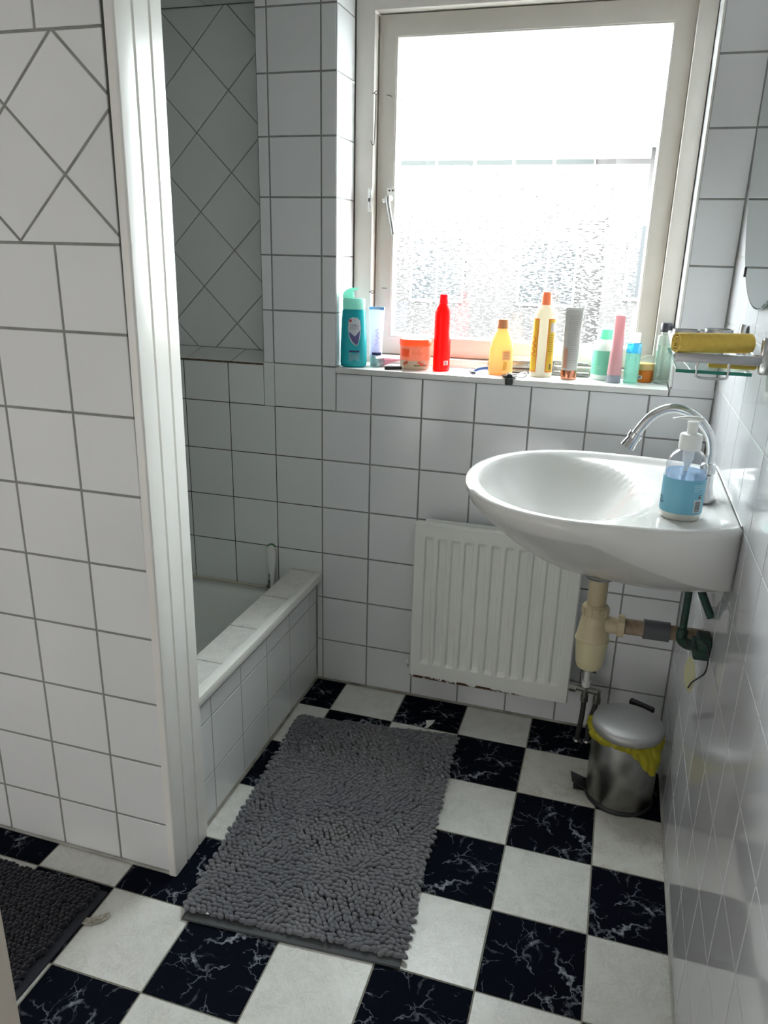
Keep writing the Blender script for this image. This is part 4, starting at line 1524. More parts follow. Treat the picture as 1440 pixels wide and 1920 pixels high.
# ------------------------------------------------------------------ pedal bin
bn = thing('pedal_bin', 'small stained steel pedal bin with a yellow bag in the corner', 'bin', (0.943, -0.285, 0.0))
obj('bin_body', lathe([(0.082, 0.010), (0.084, 0.014), (0.085, 0.205), (0.084, 0.207)], 56), STEEL, bn, smooth=True, angle=40)
obj('bin_foot', lathe([(0.083, 0.0005), (0.0865, 0.002), (0.0865, 0.009), (0.084, 0.012)], 56), BLACK, bn, smooth=True, angle=40)
obj('bin_lid', lathe([(0.0865, 0.205), (0.088, 0.207), (0.088, 0.220), (0.086, 0.2245), (0.078, 0.229), (0.05, 0.2335), (0.0, 0.235)], 56, cap=False), STEEL_LID, bn, smooth=True, angle=50)
bm = bmesh.new()
box(bm, -0.050, 0.018, 0, 0.014, 0, 0.016)
bev(bm, 0.003, 1)
obj('hinge', bm, BLACK, bn, loc=(0.045, 0.082, 0.212), rot=(0, 0, math.radians(-28)))
PED = math.radians(188)
bm = bmesh.new()
pv = [(-0.075, -0.030, 0.012), (-0.120, -0.024, 0.030), (-0.126, 0.012, 0.034), (-0.076, 0.016, 0.016)]
lo_ = [bm.verts.new(p) for p in pv]
hi_ = [bm.verts.new((p[0], p[1], p[2] + 0.0035)) for p in pv]
bm.faces.new(lo_[::-1]); bm.faces.new(hi_)
for k in range(4):
    bm.faces.new((lo_[k], lo_[(k + 1) % 4], hi_[(k + 1) % 4], hi_[k]))
bev(bm, 0.001, 1)
obj('pedal', bm, mat('black_pedal_rubber', (0.02, 0.022, 0.022), 0.25), bn, smooth=True, angle=30)
bm = bmesh.new()
box(bm, -0.115, -0.07, -0.014, 0.006, 0.001, 0.006)
obj('pedal_arm', bm, BLACK, bn)
# bag rim, crumpled over the edge
bm = bmesh.new()
NB = 150
rows_ = []
for k in range(NB):
    a = 2 * PI * k / NB
    nz = mnoise.noise(Vector((math.cos(a) * 2.2, math.sin(a) * 2.2, 3.3)))
    n2 = mnoise.noise(Vector((math.cos(a) * 7, math.sin(a) * 7, 1.1)))
    drop = 0.022 + 0.013 * nz + 0.006 * n2
    big = math.exp(-((a - math.radians(308)) / 0.33) ** 2)
    big2 = math.exp(-((a - math.radians(165)) / 0.4) ** 2) + math.exp(-((a - math.radians(205)) / 0.35) ** 2) * 0.5
    col_ = []
    steps = 7
    for i in range(steps):
        u = i / (steps - 1)
        r = 0.0838 + 0.005 * math.sin(u * PI) + 0.004 * n2 * u + big * 0.026 * u + big2 * 0.010 * math.sin(u * PI) + 0.0015
        fold = 0.0065 * mnoise.noise(Vector((math.cos(a) * 11, math.sin(a) * 11, u * 4)))
        z = 0.2075 - u * (drop + big * 0.040 + big2 * 0.012) + fold
        if u == 0:
            r, z = 0.0835, 0.2062
        col_.append(bm.verts.new(((r + fold) * math.cos(a), (r + fold) * math.sin(a), z)))
    rows_.append(col_)
for k in range(NB):
    A, B = rows_[k], rows_[(k + 1) % NB]
    for i in range(len(A) - 1):
        bm.faces.new((A[i], B[i], B[i + 1], A[i + 1]))
obj('bin_bag', bm, translucent('yellow_plastic_bag', lin(190, 180, 40), 0.35, 0.35), bn, smooth=True, label='crumpled yellow bag edge')

# ------------------------------------------------------------------ bath mats
def bathmat(label, corners, mcol, mcol2, seed, pitch=0.0122, fat=0.0057, umax=1.012, noodle=0.0230, clip=None):
    rnd = random.Random(seed)
    P = [Vector((c[0], c[1], 0)) for c in corners]      # back-left, back-right, front-right, front-left
    cen = sum(P, Vector()) / 4
    mt = thing('bath_mat', label, 'bath mat', (cen.x, cen.y, 0.0))
    L = [p - cen for p in P]
    def at(u, v):
        return (L[0] * (1 - u) + L[1] * u) * (1 - v) + (L[3] * (1 - u) + L[2] * u) * v
    # backing: thin wavy slab
    bm = bmesh.new()
    nu, nv = 16, 24
    g = [[None] * (nu + 1) for _ in range(nv + 1)]
    for j in range(nv + 1):
        for i in range(nu + 1):
            p = at(i / nu, j / nv)
            wv = 0.0025 * mnoise.noise(Vector((p.x * 9 + seed, p.y * 9, 0)))
            e = 0.003 if j == nv else 0
            g[j][i] = bm.verts.new((p.x, p.y, 0.006 + wv * 0.3))
    lowr = [[bm.verts.new((g[j][i].co.x, g[j][i].co.y, 0.0006)) for i in range(nu + 1)] for j in range(nv + 1)]
    for j in range(nv):
        for i in range(nu):
            bm.faces.new((g[j][i], g[j][i + 1], g[j + 1][i + 1], g[j + 1][i]))
            bm.faces.new((lowr[j][i], lowr[j + 1][i], lowr[j + 1][i + 1], lowr[j][i + 1]))
    for i in range(nu):
        bm.faces.new((g[0][i], lowr[0][i], lowr[0][i + 1], g[0][i + 1]))
        bm.faces.new((g[nv][i], g[nv][i + 1], lowr[nv][i + 1], lowr[nv][i]))
    for j in range(nv):
        bm.faces.new((g[j][0], g[j + 1][0], lowr[j + 1][0], lowr[j][0]))
        bm.faces.new((g[j][nu], lowr[j][nu], lowr[j + 1][nu], g[j + 1][nu]))
    obj('backing', bm, mcol2, mt)
    # chenille noodles
    W0, H0 = (P[1] - P[0]).length, (P[3] - P[0]).length
    NU, NV = int(W0 / pitch), int(H0 / (pitch * 0.86))
    seg, prof = 7, [(-0.5, 0.0), (-0.44, 0.62), (-0.26, 0.96), (0.0, 1.0), (0.26, 0.96), (0.44, 0.62), (0.5, 0.0)]
    cap = []
    for t_, rr in prof:
        if rr == 0:
            cap.append(np.array([[t_, 0, 0]]))
        else:
            cap.append(np.array([[t_, rr * math.cos(2 * PI * k / seg), rr * math.sin(2 * PI * k / seg)] for k in range(seg)]))
    base = np.concatenate(cap)
    faces = []
    idx = [0]
    for c_ in cap:
        idx.append(idx[-1] + len(c_))
    for q in range(len(cap) - 1):
        a0, b0 = idx[q], idx[q + 1]
        for k in range(seg):
            j = (k + 1) % seg
            if len(cap[q]) == 1:
                faces.append((a0, b0 + k, b0 + j))
            elif len(cap[q + 1]) == 1:
                faces.append((a0 + k, b0, a0 + j))
            else:
                faces.append((a0 + k, b0 + k, b0 + j, a0 + j))
    V, F = [], []
    off = 0
    for j in range(NV):
        for i in range(NU):
            u = (i + 0.5 + (0.5 if j % 2 else 0) + rnd.uniform(-.22, .22)) / (NU + 0.5)
            v = (j + 0.5 + rnd.uniform(-.22, .22)) / NV
            u = -0.022 + u * 1.036
            if not (-0.03 < u < umax):
                continue
            v = v * 0.978
            p = at(u, v)
            if clip and clip(p + cen):
                continue
            # direction field: combed sideways with swirls
            fld = mnoise.noise(Vector((p.x * 6 + seed * 3, p.y * 6, 0)))
            f2 = mnoise.noise(Vector((p.x * 22, p.y * 22 + seed, 5)))
            ang = -0.25 + fld * 1.5 + f2 * 1.1 + rnd.uniform(-.35, .35)
            pit = 0.35 + 0.30 * rnd.random() + 0.25 * f2
            edge = min(u, 1 - u, v, 1 - v)
            if edge < 0.03:
                pit = 0.35
            ln = noodle * rnd.uniform(0.85, 1.15)
            rad_ = fat * rnd.uniform(0.88, 1.12)
            hgt = 0.0115 + 0.0035 * mnoise.noise(Vector((p.x * 10, p.y * 10, seed))) + rnd.uniform(-.0012, .0012)
            d = np.array([math.cos(ang) * math.cos(pit), math.sin(ang) * math.cos(pit), math.sin(pit)])
            s_ = np.array([-math.sin(ang), math.cos(ang), 0])
            n_ = np.cross(d, s_)
            Mx = np.stack([d * ln, s_ * rad_, n_ * rad_])
            pts = base @ Mx
            bend = (base[:, 0] ** 2) * rnd.uniform(-0.006, 0.002)
            pts = pts + np.array([p.x, p.y, hgt]) + np.outer(bend, [0, 0, 1.0]) + np.outer(base[:, 0] ** 2 * rnd.uniform(-.008, .008), s_)
            pts[:, 2] = np.maximum(pts[:, 2], 0.0012)
            V.append(pts)
            F += [tuple(off + q for q in f) for f in faces]
            off += len(base)
    V = np.concatenate(V)
    me = bpy.data.meshes.new('pile')
    me.from_pydata(V.tolist(), [], F)
    me.shade_smooth()
    me.materials.append(mcol)
    o = link('pile', me, mt)
    o['kind'] = 'stuff'
    return mt
def chenille(name, a, b):
    m = mat(name, a, 0.95, spec=0.1)
    t = NT(m)
    n1 = t.noise(5.5, 3)
    n2 = t.noise(900, 2)
    t.l(t.ramp(n1.outputs['Fac'], [(0.35, a), (0.65, b)]), t.b.inputs['Base Color'])
    t.b.inputs['Sheen Weight'].default_value = 0.35
    t.b.inputs['Sheen Roughness'].default_value = 0.5
    t.bump(n2.outputs['Fac'], 0.5, 0.001)
    return m
bathmat('grey chenille bath mat lying in front of the bathtub', [(0.024, -0.235), (0.486, -0.185), (0.538, -0.962), (0.070, -0.992)],
        chenille('grey_chenille', (0.140, 0.144, 0.165), (0.180, 0.183, 0.196)), mat('grey_mat_backing', (0.075, 0.08, 0.085), 0.8), 2)
bathmat('dark navy chenille bath mat at the left before the tiled partition', [(-0.78, -0.985), (-0.118, -0.982), (-0.128, -1.50), (-0.79, -1.50)],
        chenille('navy_chenille', (0.011, 0.012, 0.020), (0.016, 0.017, 0.026)), mat('navy_mat_backing', (0.022, 0.024, 0.034), 0.8), 5, pitch=0.0112, noodle=0.0150, fat=0.0054, umax=0.972)

# scraps on the floor
def scrap(name, label, loc, pts, m, rz=0, seed=1, lift=0.004):
    rnd = random.Random(seed)
    bm = bmesh.new()
    v = [bm.verts.new((x, y, 0.0006 + rnd.uniform(0, lift))) for x, y in pts]
    c_ = bm.verts.new((sum(p[0] for p in pts) / len(pts), sum(p[1] for p in pts) / len(pts), lift * 0.6))
    v2 = [bm.verts.new((q.co.x, q.co.y, q.co.z + 0.0004)) for q in v]
    c2 = bm.verts.new((c_.co.x, c_.co.y, c_.co.z + 0.0004))
    n = len(v)
    for i in range(n):
        j = (i + 1) % n
        bm.faces.new((v[j], v[i], c_))
        bm.faces.new((v2[i], v2[j], c2))
        bm.faces.new((v[i], v[j], v2[j], v2[i]))
    return tag(obj(name, bm, m, None, loc, (0, 0, rz)), label, 'scrap')
PAPER = mat('white_tissue', (0.72, 0.73, 0.70), 0.9)
scrap('tissue_scrap', 'white tissue scrap on the floor by the far edge of the grey mat', (0.394, -0.140, 0.0005), [(-0.012, 0.014), (0.016, 0.020), (0.012, 0.0), (0.004, -0.028), (-0.006, -0.030), (-0.004, -0.008)], PAPER, 0, 3, 0.012)
PRN = mottled('printed_paper', lin(190, 186, 172), lin(110, 104, 94), 160, 0.9)
scrap('paper_scrap', 'torn strip of printed paper on the floor beside the navy mat', (-0.108, -1.052, 0.0005), [(-0.036, -0.026), (-0.012, 0.0), (0.0, 0.002), (0.026, 0.026), (0.034, 0.020), (0.030, 0.004), (0.010, -0.012), (-0.012, -0.016)], PRN, 0, 5, 0.005)
ln = obj('lint', lathe([(0.0, 0.0), (0.0035, 0.001), (0.003, 0.003), (0.0, 0.004)], 8, sx=1.5), PAPER, None, (-0.290, -1.150, 0.0185), smooth=True)
tag(ln, 'tiny white lint speck on the navy bath mat', 'lint')
ln = obj('lint', lathe([(0.0, 0.0), (0.0022, 0.001), (0.002, 0.002), (0.0, 0.003)], 8, sx=1.8), PAPER, None, (0.122, -0.975, 0.0165), smooth=True)
tag(ln, 'tiny white lint speck on the near edge of the grey mat', 'lint')

# ------------------------------------------------------------------ door leaf, open, at the left of the photographer
dr = struct(link('door_1', None))
bm = bmesh.new()
dvec = Vector((-0.30, -0.76, 0)).normalized()
dn = Vector((-dvec.y, dvec.x, 0))
P0 = Vector((0.1835, -1.5175, 0.0))
fp = [P0, P0 + dvec * 0.78, P0 + dvec * 0.78 - dn * -0.04, P0 + Vector((-0.0385, 0.012, 0))]
fp[2] = fp[1] + Vector((-0.0385, 0.012, 0))
A = [bm.verts.new((p.x, p.y, 0.012)) for p in fp]
B = [bm.verts.new((p.x, p.y, 2.02)) for p in fp]
bm.faces.new(A[::-1]); bm.faces.new(B)
for k in range(4):
    bm.faces.new((A[k], A[(k + 1) % 4], B[(k + 1) % 4], B[k]))
obj('door_leaf', bm, mottled('cream_door_paint', (0.62, 0.57, 0.50), (0.58, 0.53, 0.46), 5, 0.5), dr)

# ------------------------------------------------------------------ things on the sill
# 1 teal shampoo bottle
TEAL = translucent('teal_plastic', lin(30, 178, 186), 0.25, 0.25)
def sillthing(name, label, cat, x, y, rz=0, tilt=(0, 0)):
    return thing(name, label, cat, (x, y, SZ + 0.0002), (tilt[0], tilt[1], rz))
s1 = sillthing('shampoo_bottle', 'teal shampoo bottle with an open flip cap at the left end of the sill', 'bottle', 0.086, 0.030, math.radians(14))
P1 = [(0.0, 0.0), (0.031, 0.0), (0.0365, 0.004), (0.0375, 0.012), (0.0375, 0.05), (0.0360, 0.09), (0.0345, 0.13), (0.0325, 0.156), (0.030, 0.160)]
obj('bottle', lathe(P1, 40, sy=0.60, power=2.3), TEAL, s1, smooth=True, angle=60)
obj('cap', lathe([(0.0315, 0.160), (0.0318, 0.164), (0.0315, 0.186), (0.029, 0.189), (0.0, 0.190)], 40, sy=0.62, power=2.3), translucent('seafoam_cap', lin(165, 215, 204), 0.3, 0.5), s1, smooth=True, angle=40)
bm = bmesh.new()
fin = [(-0.031, 0.0), (-0.031, 0.008), (-0.028, 0.016), (-0.022, 0.022), (-0.012, 0.0265), (0.0, 0.028), (0.013, 0.0285), (0.010, 0.0235), (-0.001, 0.0205), (-0.003, 0.016), (0.0005, 0.012), (-0.003, 0.009), (0.001, 0.005), (-0.003, 0.0)]
A_ = [bm.verts.new((x, -0.013 + 0.004 * (z / 0.028), 0.1895 + z)) for x, z in fin]
B_ = [bm.verts.new((x, 0.013 - 0.004 * (z / 0.028), 0.1895 + z)) for x, z in fin]
bm.faces.new(A_)
bm.faces.new(B_[::-1])
for i in range(len(fin)):
    j = (i + 1) % len(fin)
    bm.faces.new((A_[i], B_[i], B_[j], A_[j]))
bmesh.ops.triangulate(bm, faces=bm.faces)
obj('flip_top', bm, translucent('mint_flip_top', lin(175, 228, 214), 0.3, 0.6), s1, smooth=True, angle=40)
f1 = pr_from(P1)
# label: rounded panel
FA, FB = -112, -62     # angles facing the room
LBL = translucent('pale_printed_label', (0.72, 0.76, 0.80), 0.4, 0.1)
def shape_label(name, parent, f, pts, ac, m, sx=1, sy=1, off=0.0008, power=2.0, label=None):
    """flat outline (x, z) bent on the bottle"""
    bm = bmesh.new()
    a_c = math.radians(ac)
    vs = []
    cxm = sum(p[0] for p in pts) / len(pts)
    czm = sum(p[1] for p in pts) / len(pts)
    def w(x, z):
        R_ = f(z)
        a = a_c + x / (R_ * max(abs(math.sin(a_c)) * sx, abs(math.cos(a_c)) * sy, 0.3))
        ca, sa = math.cos(a), math.sin(a)
        k = (abs(ca) ** power + abs(sa) ** power) ** (-1 / power)
        return ((R_ * k * sx + off) * ca, (R_ * k * sy + off) * sa, z)
    rings_ = []
    for s in (1.0, 0.66, 0.33):
        rings_.append([bm.verts.new(w(cxm + (x - cxm) * s, czm + (z - czm) * s)) for x, z in pts])
    cc = bm.verts.new(w(cxm, czm))
    for A_, B_ in zip(rings_, rings_[1:]):
        for i in range(len(pts)):
            j = (i + 1) % len(pts)
            bm.faces.new((A_[i], A_[j], B_[j], B_[i]))
    for i in range(len(pts)):
        bm.faces.new((rings_[-1][i], rings_[-1][(i + 1) % len(pts)], cc))
    return obj(name, bm, m, parent, smooth=True, label=label)
drop = [(0.0165 * math.cos(a) * (1 if math.sin(a) > -0.2 else 0.92), 0.118 + 0.018 * math.sin(a)) for a in [2 * PI * k / 24 for k in range(24)]]
drop = [(x * (1 if z > 0.112 else 0.9), z) for x, z in drop]
shield = [(-0.0165, 0.128), (-0.0175, 0.108), (-0.0150, 0.085), (-0.008, 0.070), (0.004, 0.060), (0.010, 0.064), (0.0165, 0.090), (0.0175, 0.112), (0.0150, 0.130), (0.007, 0.138), (-0.006, 0.139), (-0.013, 0.135)]
KW = dict(sx=1, sy=0.60, power=2.3)
AC1 = -84
shape_label('front_label', s1, f1, shield, AC1, LBL, off=0.0007, label='pale label with a violet swirl', **KW)
swirl = [(-0.0155, 0.100), (-0.013, 0.086), (-0.005, 0.072), (0.006, 0.062), (0.0095, 0.068), (0.014, 0.088), (0.0155, 0.104), (0.012, 0.100), (0.008, 0.088), (0.001, 0.083), (-0.006, 0.088), (-0.010, 0.096)]
shape_label('violet_swirl', s1, f1, swirl, AC1, mat('violet_print', lin(88, 88, 140), 0.4), off=0.0012, **KW)
foot = [(-0.015, 0.018), (0.014, 0.018), (0.014, 0.042), (-0.015, 0.042)]
shape_label('lower_label', s1, f1, foot, AC1, translucent('aqua_label', lin(120, 185, 195), 0.4, 0.1), off=0.0007, **KW)
shape_label('label_band', s1, f1, [(-0.015, 0.043), (0.014, 0.043), (0.014, 0.048), (-0.015, 0.048)], AC1, mat('indigo_print', lin(52, 60, 110), 0.4), off=0.0008, **KW)
wraptext('CURLS', 0.0085, s1, f1, 0.1165, AC1, mat('navy_print', lin(40, 60, 100), 0.5), off=0.0016, **KW)
wraptext('C', 0.008, s1, f1, 0.1295, AC1 - 20, WHT_L, off=0.0018, **KW)
shape_label('red_roundel', s1, f1, [(-0.0115 + 0.0042 * math.cos(a), 0.1295 + 0.0042 * math.sin(a)) for a in [2 * PI * k / 16 for k in range(16)]], AC1, mat('red_print', lin(190, 50, 50), 0.4), off=0.0013, **KW)
textlines(s1, f1, 0.104, 0.110, 3, AC1 - 22, AC1 + 20, mat('blue_grey_ink', lin(80, 110, 135), 0.6), th=0.0008, off=0.0016, **KW)
textlines(s1, f1, 0.026, 0.038, 4, AC1 - 18, AC1 + 18, mat('blue_grey_ink', lin(90, 120, 140), 0.6), th=0.0008, off=0.0013, **KW)
scribble('tick_mark', s1, f1, [(-0.002, 0.0225), (-0.0005, 0.0205), (0.0025, 0.0245)], AC1, INK, 0.0007, off=0.0014, **KW)

# 2 white and blue tube standing behind it
s2 = sillthing('cream_tube', 'white tube with violet print standing behind the teal shampoo bottle', 'tube', 0.140, 0.072)
def tubepack(parent, h, w0, w1, thk, m, cap_h, cap_m, cap_r=None, name='tube_body', flip=True):
    """squeeze tube standing on its cap: round at the cap, flat at the crimp"""
    bm = bmesh.new()
    n = 36
    rr = []
    K = 9
    for k in range(K + 1):
        u = k / K
        z = cap_h + (h - cap_h) * u
        sx_ = w0 + (w1 - w0) * u
        sy_ = w0 * (1 - u) + thk * u
        rr.append([bm.verts.new((sx_ * math.cos(2 * PI * i / n), sy_ * math.sin(2 * PI * i / n), z)) for i in range(n)])
    for A, B in zip(rr, rr[1:]):
        for i in range(n):
            j = (i + 1) % n
            bm.faces.new((A[i], A[j], B[j], B[i]))
    bm.faces.new(rr[0][::-1]); bm.faces.new(rr[-1])
    o = obj(name, bm, m, parent, smooth=True, angle=50)
    cr_ = cap_r or w0
    obj('cap', lathe([(cr_ * 0.96, 0.0), (cr_, 0.001), (cr_, cap_h - 0.0015), (cr_ * 0.97, cap_h)], 32), cap_m, parent, smooth=True, angle=40)
    return o
tubepack(s2, 0.165, 0.017, 0.024, 0.002, translucent('white_tube_plastic', lin(225, 225, 245), 0.35, 0.4), 0.030, translucent('pale_aqua_cap', lin(170, 210, 205), 0.3, 0.4))
boxobj('crimp', -0.022, 0.022, -0.0022, 0.0022, 0.158, 0.166, mat('sky_blue_print', lin(140, 185, 235), 0.5), s2, label='light blue crimped end')
scribble('violet_script', s2, lambda z: 0.0185, [(0.003, 0.058), (-0.004, 0.063), (0.003, 0.068), (-0.004, 0.074), (0.004, 0.080), (-0.003, 0.087), (0.003, 0.094), (-0.004, 0.100), (0.003, 0.106)], -70, mat('violet_ink', lin(165, 160, 208), 0.5), 0.0013, sy=0.75)
label_patch('navy_band', lambda z: 0.0185, 0.032, 0.040, -110, -20, mat('navy_band_print', lin(38, 50, 96), 0.5), s2, off=0.0005, sy=0.95)

# 3 pink tube lying down
s3 = sillthing('lotion_tube', 'pink tube with a clear cap lying between the shampoo and the peach jar', 'tube', 0.152, 0.054, math.radians(52))
bm = bmesh.new()
n = 28
rr = []
for k in range(10):
    u = k / 9
    x = 0.012 + 0.066 * u
    ry = 0.0155 * (1 - u) + 0.021 * u
    rz_ = 0.0155 * (1 - u) + 0.0025 * u
    rr.append([bm.verts.new((x, ry * math.cos(2 * PI * i / n), 0.0160 + 0.004 * u + rz_ * math.sin(2 * PI * i / n))) for i in range(n)])
for A, B in zip(rr, rr[1:]):
    for i in range(n):
        bm.faces.new((A[i], A[(i + 1) % n], B[(i + 1) % n], B[i]))
bm.faces.new(rr[0][::-1]); bm.faces.new(rr[-1])
obj('tube_body', bm, translucent('pink_tube_plastic', lin(225, 165, 180), 0.4, 0.25), s3, smooth=True, angle=50)
obj('cap', tube(bmesh.new(), [(-0.014, 0, 0.0165), (0.013, 0, 0.0165)], [0.0162, 0.0162], 24), clear('clear_cap', (0.88, 0.93, 0.94), 0.12, 0.2, (0.75, 0.85, 0.88)), s3, smooth=True, angle=40)
bm = bmesh.new()
for k in range(11):
    u = (k + 0.7) / 12
    x = 0.016 + 0.058 * u
    for part in range(2):
        y0 = -0.016 + 0.014 * part
        y1 = y0 + random.uniform(0.006, 0.012)
        rz_ = 0.0155 * (1 - u) + 0.0025 * u
        ry = 0.0155 * (1 - u) + 0.021 * u
        q = []
        for s_ in range(5):
            y = y0 + (y1 - y0) * s_ / 4
            zz = 0.0160 + 0.004 * u + rz_ * math.sqrt(max(0.02, 1 - (y / ry) ** 2)) + 0.0006
            q.append((bm.verts.new((x, y, zz)), bm.verts.new((x + 0.0014, y, zz))))
        for a_q, b_q in zip(q, q[1:]):
            bm.faces.new((a_q[0], b_q[0], b_q[1], a_q[1]))
o = obj('fine_print', bm, mat('plum_ink', lin(120, 70, 95), 0.6), s3)
o['kind'] = 'stuff'

# 4 black pen-like cap in front
s4 = tag(obj('eyeliner_cap', tube(bmesh.new(), [(-0.022, 0, 0.0052), (-0.018, 0, 0.0052), (0.026, 0, 0.0052)], [0.0046, 0.0052, 0.0048], 14), BLACK, None, (0.206, 0.018, SZ + 0.0002), (0, 0, math.radians(24)), smooth=True, angle=40),
         'short black cap lying left of the peach jar', 'cap')

# 5 peach jar
s5 = sillthing('hair_mask_jar', 'round peach translucent jar with an orange lid', 'jar', 0.257, 0.074)
PJ = [(0.0, 0.0), (0.038, 0.0), (0.0425, 0.004), (0.0435, 0.010), (0.0435, 0.026), (0.0420, 0.028), (0.0420, 0.066), (0.040, 0.068)]
obj('jar', lathe([p for p in PJ if p[1] <= 0.0261], 44), translucent('milky_jar', lin(235, 222, 200), 0.3, 0.45), s5, smooth=True, angle=40)
obj('jar_wall', lathe([(0.0435, 0.026), (0.0435, 0.066)], 44), translucent('peach_translucent', lin(255, 186, 158), 0.3, 0.62), s5, smooth=True, angle=40, label='peach upper wall')
obj('lid', lathe([(0.0445, 0.066), (0.0450, 0.068), (0.0450, 0.081), (0.043, 0.0835), (0.0, 0.084)], 44), translucent('orange_lid_plastic', lin(255, 135, 88), 0.3, 0.55), s5, smooth=True, angle=40)
fj = lambda z: 0.0437
label_patch('green_stripe', fj, 0.0115, 0.0145, -80, -30, mat('olive_print', lin(110, 120, 60), 0.5), s5, off=0.0008)
label_patch('peach_panel', fj, 0.036, 0.058, -135, -98, translucent('peach_panel_print', lin(250, 150, 105), 0.3, 0.6), s5, off=0.0006)
scribble('script_print', s5, fj, [(-0.013, 0.044), (-0.009, 0.054), (-0.012, 0.050), (-0.006, 0.044), (-0.003, 0.050), (0.001, 0.043), (0.003, 0.056), (0.007, 0.040), (0.010, 0.050), (0.014, 0.045)], -68, translucent('rust_ink', lin(240, 145, 112), 0.5, 0.5), 0.0012)
for ac_, zz in ((-118, 0.017), (-108, 0.021), (-60, 0.021), (-50, 0.017)):
    shape_label('blossom_print', s5, fj, [(0.0045 * math.cos(a) * (1 + 0.3 * math.cos(5 * a)), zz + 0.0045 * math.sin(a) * (1 + 0.3 * math.cos(5 * a))) for a in [2 * PI * k / 20 for k in range(20)]], ac_, translucent('coral_print', lin(235, 120, 95), 0.4, 0.4), off=0.0009)

# 6 red bottle
s6 = sillthing('hair_spray_bottle', 'tall bright red bottle standing right of the peach jar', 'bottle', 0.336, 0.064)
P6 = [(0.0, 0.0), (0.0215, 0.0), (0.0240, 0.003), (0.0240, 0.008), (0.0235, 0.012), (0.0235, 0.150), (0.0230, 0.160), (0.0195, 0.172), (0.0140, 0.180), (0.0125, 0.183)]
REDT = translucent('red_translucent', lin(255, 30, 25), 0.25, 0.55)
obj('bottle', lathe(P6, 40), REDT, s6, smooth=True, angle=50)
obj('cap', lathe([(0.0125, 0.1835), (0.0130, 0.185), (0.0120, 0.2065), (0.011, 0.208)], 28), translucent('red_cap', lin(235, 35, 50), 0.35, 0.35), s6, smooth=True, angle=40)
f6 = pr_from(P6)
barcode(s6, f6, 0.018, 0.030, -62, -30)
textlines(s6, f6, 0.060, 0.118, 10, -80, -35, translucent('dark_red_ink', lin(205, 20, 30), 0.5, 0.3), th=0.0009, off=0.0009)
textlines(s6, f6, 0.034, 0.050, 4, -72, -38, translucent('dark_red_ink', lin(205, 20, 30), 0.5, 0.3), th=0.0016, off=0.0009)

# 7 razor
s7 = thing('razor', 'blue and white disposable razor lying between the red and amber bottles', 'razor', (0.432, 0.052, SZ), (0, 0, math.radians(22)))
tubeobj('handle', [(0.0, 0, 0.006), (0.02, 0, 0.013), (0.045, 0, 0.015), (0.075, 0, 0.010)], [0.0035, 0.004, 0.0042, 0.0035], mat('blue_white_plastic', lin(70, 105, 175), 0.35), s7, 10, smooth=4)
tubeobj('grip_stripe', [(0.004, 0, 0.0115), (0.02, 0, 0.0172), (0.045, 0, 0.0192), (0.07, 0, 0.0145)], 0.0016, WHITE_P, s7, 6, smooth=4)
boxobj('razor_head', -0.010, 0.002, -0.019, 0.019, 0.0003, 0.008, mat('razor_head_grey', (0.06, 0.07, 0.09), 0.4), s7, b=0.002)

# dark clip behind the amber bottle
dk = tag(boxobj('hair_clip', -0.010, 0.014, -0.008, 0.008, 0.0, 0.030, BLACK, None, b=0.004, loc=(0.472, 0.105, SZ + 0.0002)), 'small black clip behind the amber bottle on the sill', 'clip')

# 8 amber bottle
s8 = sillthing('amber_bottle', 'amber shouldered bottle with a brown cap in the middle of the sill', 'bottle', 0.503, 0.066, math.radians(8))
P8 = [(0.0, 0.0), (0.028, 0.0), (0.0330, 0.004), (0.0335, 0.012), (0.0325, 0.05), (0.0315, 0.075), (0.027, 0.094), (0.020, 0.110), (0.0155, 0.119), (0.0145, 0.124)]
obj('bottle', lathe(P8, 40, sy=0.62, power=2.2), translucent('amber_translucent', lin(232, 192, 138), 0.2, 0.5), s8, smooth=True, angle=60)
obj('cap', lathe([(0.0150, 0.1245), (0.0158, 0.126), (0.0158, 0.146), (0.0145, 0.149), (0.0, 0.1495)], 30), translucent('brown_cap_plastic', lin(196, 150, 108), 0.3, 0.25), s8, smooth=True, angle=40)
f8 = pr_from(P8)
shape_label('white_label', s8, f8, [(-0.001, 0.040), (0.022, 0.042), (0.022, 0.068), (-0.001, 0.066)], -82, translucent('cream_label', lin(225, 205, 165), 0.4, 0.4), sx=1, sy=0.62, power=2.2)
shape_label('lower_sticker', s8, f8, [(0.002, 0.014), (0.012, 0.014), (0.012, 0.038), (0.002, 0.038)], -82, translucent('golden_sticker', lin(225, 205, 110), 0.4, 0.4), sx=1, sy=0.62, power=2.2)
textlines(s8, f8, 0.046, 0.062, 5, -76, -50, translucent('tan_ink', lin(150, 115, 70), 0.5, 0.2), sy=0.62, off=0.0013, power=2.2)

